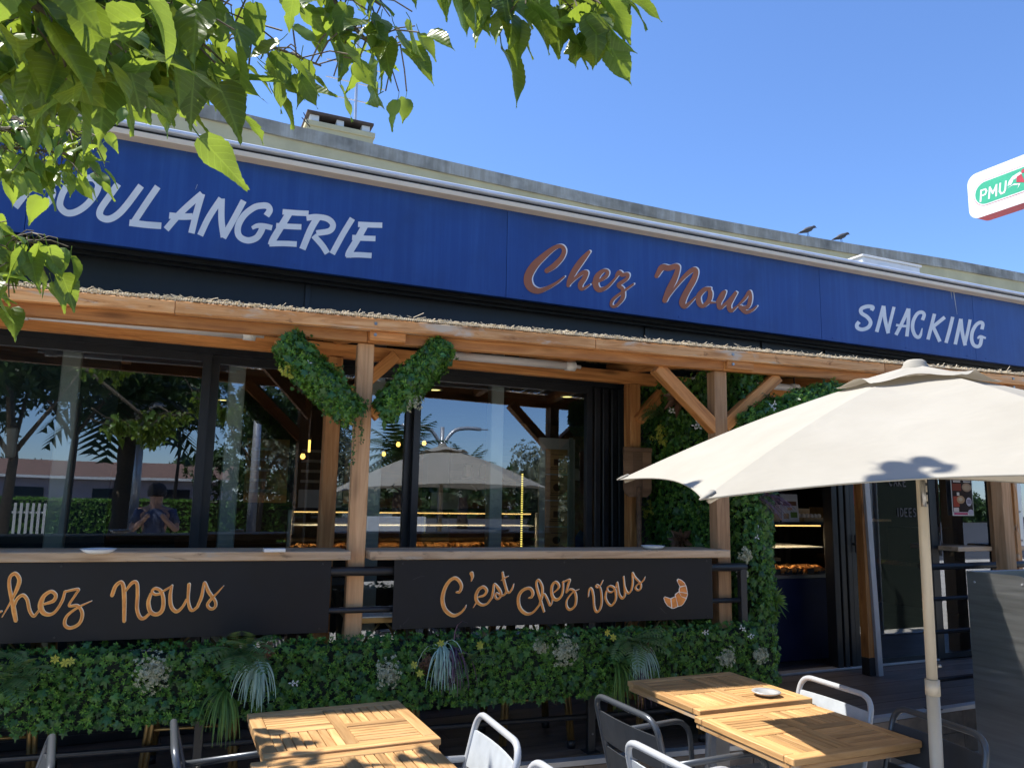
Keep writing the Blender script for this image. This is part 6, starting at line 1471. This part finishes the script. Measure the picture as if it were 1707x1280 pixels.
def lamp(px, D, h, arms, lab):
    p = mirror(px, D); t = thing('street_lamp', lab, 'street lamp', p); b = MB(); b.tube([p, p+Vector((0, 0, h))], [.13, .09], 10); b.build('pole', M_['alu'], t, True)
    for s in arms:
        b = MB(); b.tube(catmull([p+Vector((0, 0, h-.9)), p+Vector((s*.5, 0, h-.2)), p+Vector((s*1.1, 0, h)), p+Vector((s*1.9, 0, h))], 5), .085, 8); b.build('arm', M_['alu'], t, True)
        b = MB(); b.tube([p+Vector((s*1.5, 0, h)), p+Vector((s*2.3, 0, h))], [.07, .05], 8, flat=.5); b.build('lamp_head', M_['leggrey'], t, True)
lamp(738, 36, 4.9, (-1, 1), 'double armed street lamp mirrored above the parasol in the right window'); lamp(236, 22, 3.9, (-.25, .25), 'slim street lamp mirrored beside the palm in the left window'); lamp(430, 22, 5.2, (.3,), 'street lamp mirrored in the second left window')
hs_ = thing('house', 'low pale pink house with a tiled roof across the road, mirrored in the left window', 'house', (-4, -30, 0))
blk('wall', (-14, -36, 0), (3, -30, 2.2), M_['housewall'], hs_, 0); blk('eaves', (-14.3, -36.3, 2.2005), (3.3, -29.7, 2.32), M_['white'], hs_, 0)
mesh('roof', [(-14.3, -29.7, 2.325), (3.3, -29.7, 2.325), (3.3, -33, 3.1), (-14.3, -33, 3.1), (-14.3, -36.3, 2.325), (3.3, -36.3, 2.325)], [(0, 1, 2, 3), (3, 2, 5, 4)], M_['tile'], hs_)
for x in (-12, -9, -6, -3, 0): w_ = blk('window', (x, -29.995, .7), (x+1.1, -29.96, 1.8), M_['frame'], hs_); blk('frame', (x-.06, -29.998, .62), (x+1.16, -29.97, .695), M_['white'], w_)
fc = thing('picket_fence', 'white picket fence across the road, mirrored at the far left', 'fence', (-9, -17, 0))
for z in (.3, 1.0): bar('rail', (-12, -17, z), (-3.2, -17, z), .03, .06, M_['white'], fc)
pkt = bevel_mesh(.07, .02, 1.25, 0, M_['white'])
for k in range(60): link('picket', pkt, fc, Matrix.Translation((-11.9+.147*k, -16.97, .65)))
lw = mirror(672, 26); lw_ = blk('low_wall', (lw.x-1.0, lw.y-.1, 0), (lw.x+.9, lw.y+.1, 1.0), M_['white']); tag(lw_, 'low white wall across the road, mirrored under the parasol', 'wall')
# the person taking the picture, standing just behind the viewpoint (mirrored faintly in the left window)
pr = thing('person', 'person in sunglasses and dark shirt taking the photo, mirrored faintly in the left window', 'person', (.0, -.42, 0))
J = {'pelvis': ((0, -.42, .93), .145), 'chest': ((0, -.42, 1.30), .16), 'neck': ((0, -.40, 1.48), .062), 'head': ((0, -.37, 1.585), .098), 'crown': ((0, -.38, 1.70), .085),
     'ls': ((-.19, -.42, 1.40), .065), 'le': ((-.27, -.36, 1.16), .045), 'lw': ((-.13, -.19, 1.30), .032), 'lh': ((-.07, -.12, 1.38), .036), 'rs': ((.19, -.42, 1.40), .065), 're': ((.27, -.36, 1.16), .045), 'rw': ((.13, -.19, 1.30), .032), 'rh': ((.07, -.12, 1.38), .036),
     'lk': ((-.10, -.42, .50), .062), 'la': ((-.11, -.44, .08), .042), 'lf': ((-.12, -.30, .03), .035), 'rk': ((.10, -.42, .50), .062), 'ra': ((.11, -.44, .08), .042), 'rf': ((.12, -.30, .03), .035)}
ks = list(J); E_ = [('pelvis', 'chest'), ('chest', 'neck'), ('neck', 'head'), ('head', 'crown'), ('chest', 'ls'), ('ls', 'le'), ('le', 'lw'), ('lw', 'lh'), ('chest', 'rs'), ('rs', 're'), ('re', 'rw'), ('rw', 'rh'), ('pelvis', 'lk'), ('lk', 'la'), ('la', 'lf'), ('pelvis', 'rk'), ('rk', 'ra'), ('ra', 'rf')]
me = bpy.data.meshes.new('body'); me.from_pydata([J[k][0] for k in ks], [(ks.index(a), ks.index(c)) for a, c in E_], []); me.materials.append(M_['skin'])
bo = link('body', me, pr); sk = bo.modifiers.new('skin', 'SKIN')
for i, k in enumerate(ks): me.skin_vertices[0].data[i].radius = (J[k][1], J[k][1])
me.skin_vertices[0].data[0].use_root = True
bo.modifiers.new('sub', 'SUBSURF').levels = 1; bo.modifiers['sub'].render_levels = 2
b = MB(); b.tube([(0, -.42, .88), (0, -.42, 1.0), (0, -.42, 1.25), (0, -.42, 1.38), (0, -.41, 1.46)], [.19, .185, .20, .20, .085], 14, flat=.75); b.build('shirt', M_['shirt'], pr, True)
for s in (-1, 1):
    b = MB(); b.tube([(s*.17, -.42, 1.41), (s*.24, -.385, 1.24)], [.085, .07], 10); b.build('sleeve', M_['shirt'], pr, True)
    b = MB(); b.tube([(s*.085, -.42, .95), (s*.10, -.42, .5), (s*.11, -.44, .10)], [.115, .085, .07], 10); b.build('trouser_leg', M_['shirt'], pr, True)
    b = MB(); b.tube([(s*.035-.028, -.272, 1.625), (s*.035+.028, -.272, 1.625)], .021, 8, flat=.5); b.build('sunglasses', M_['black'], pr, True)
b = MB(); b.lathe([(.112, -.06), (.122, .0), (.105, .07), (.06, .115), (.001, .125)], (0, -.40, 1.66), 14); b.build('hair', M_['hair'], pr, True)

pr.location = (-.08, -1.35, 0)
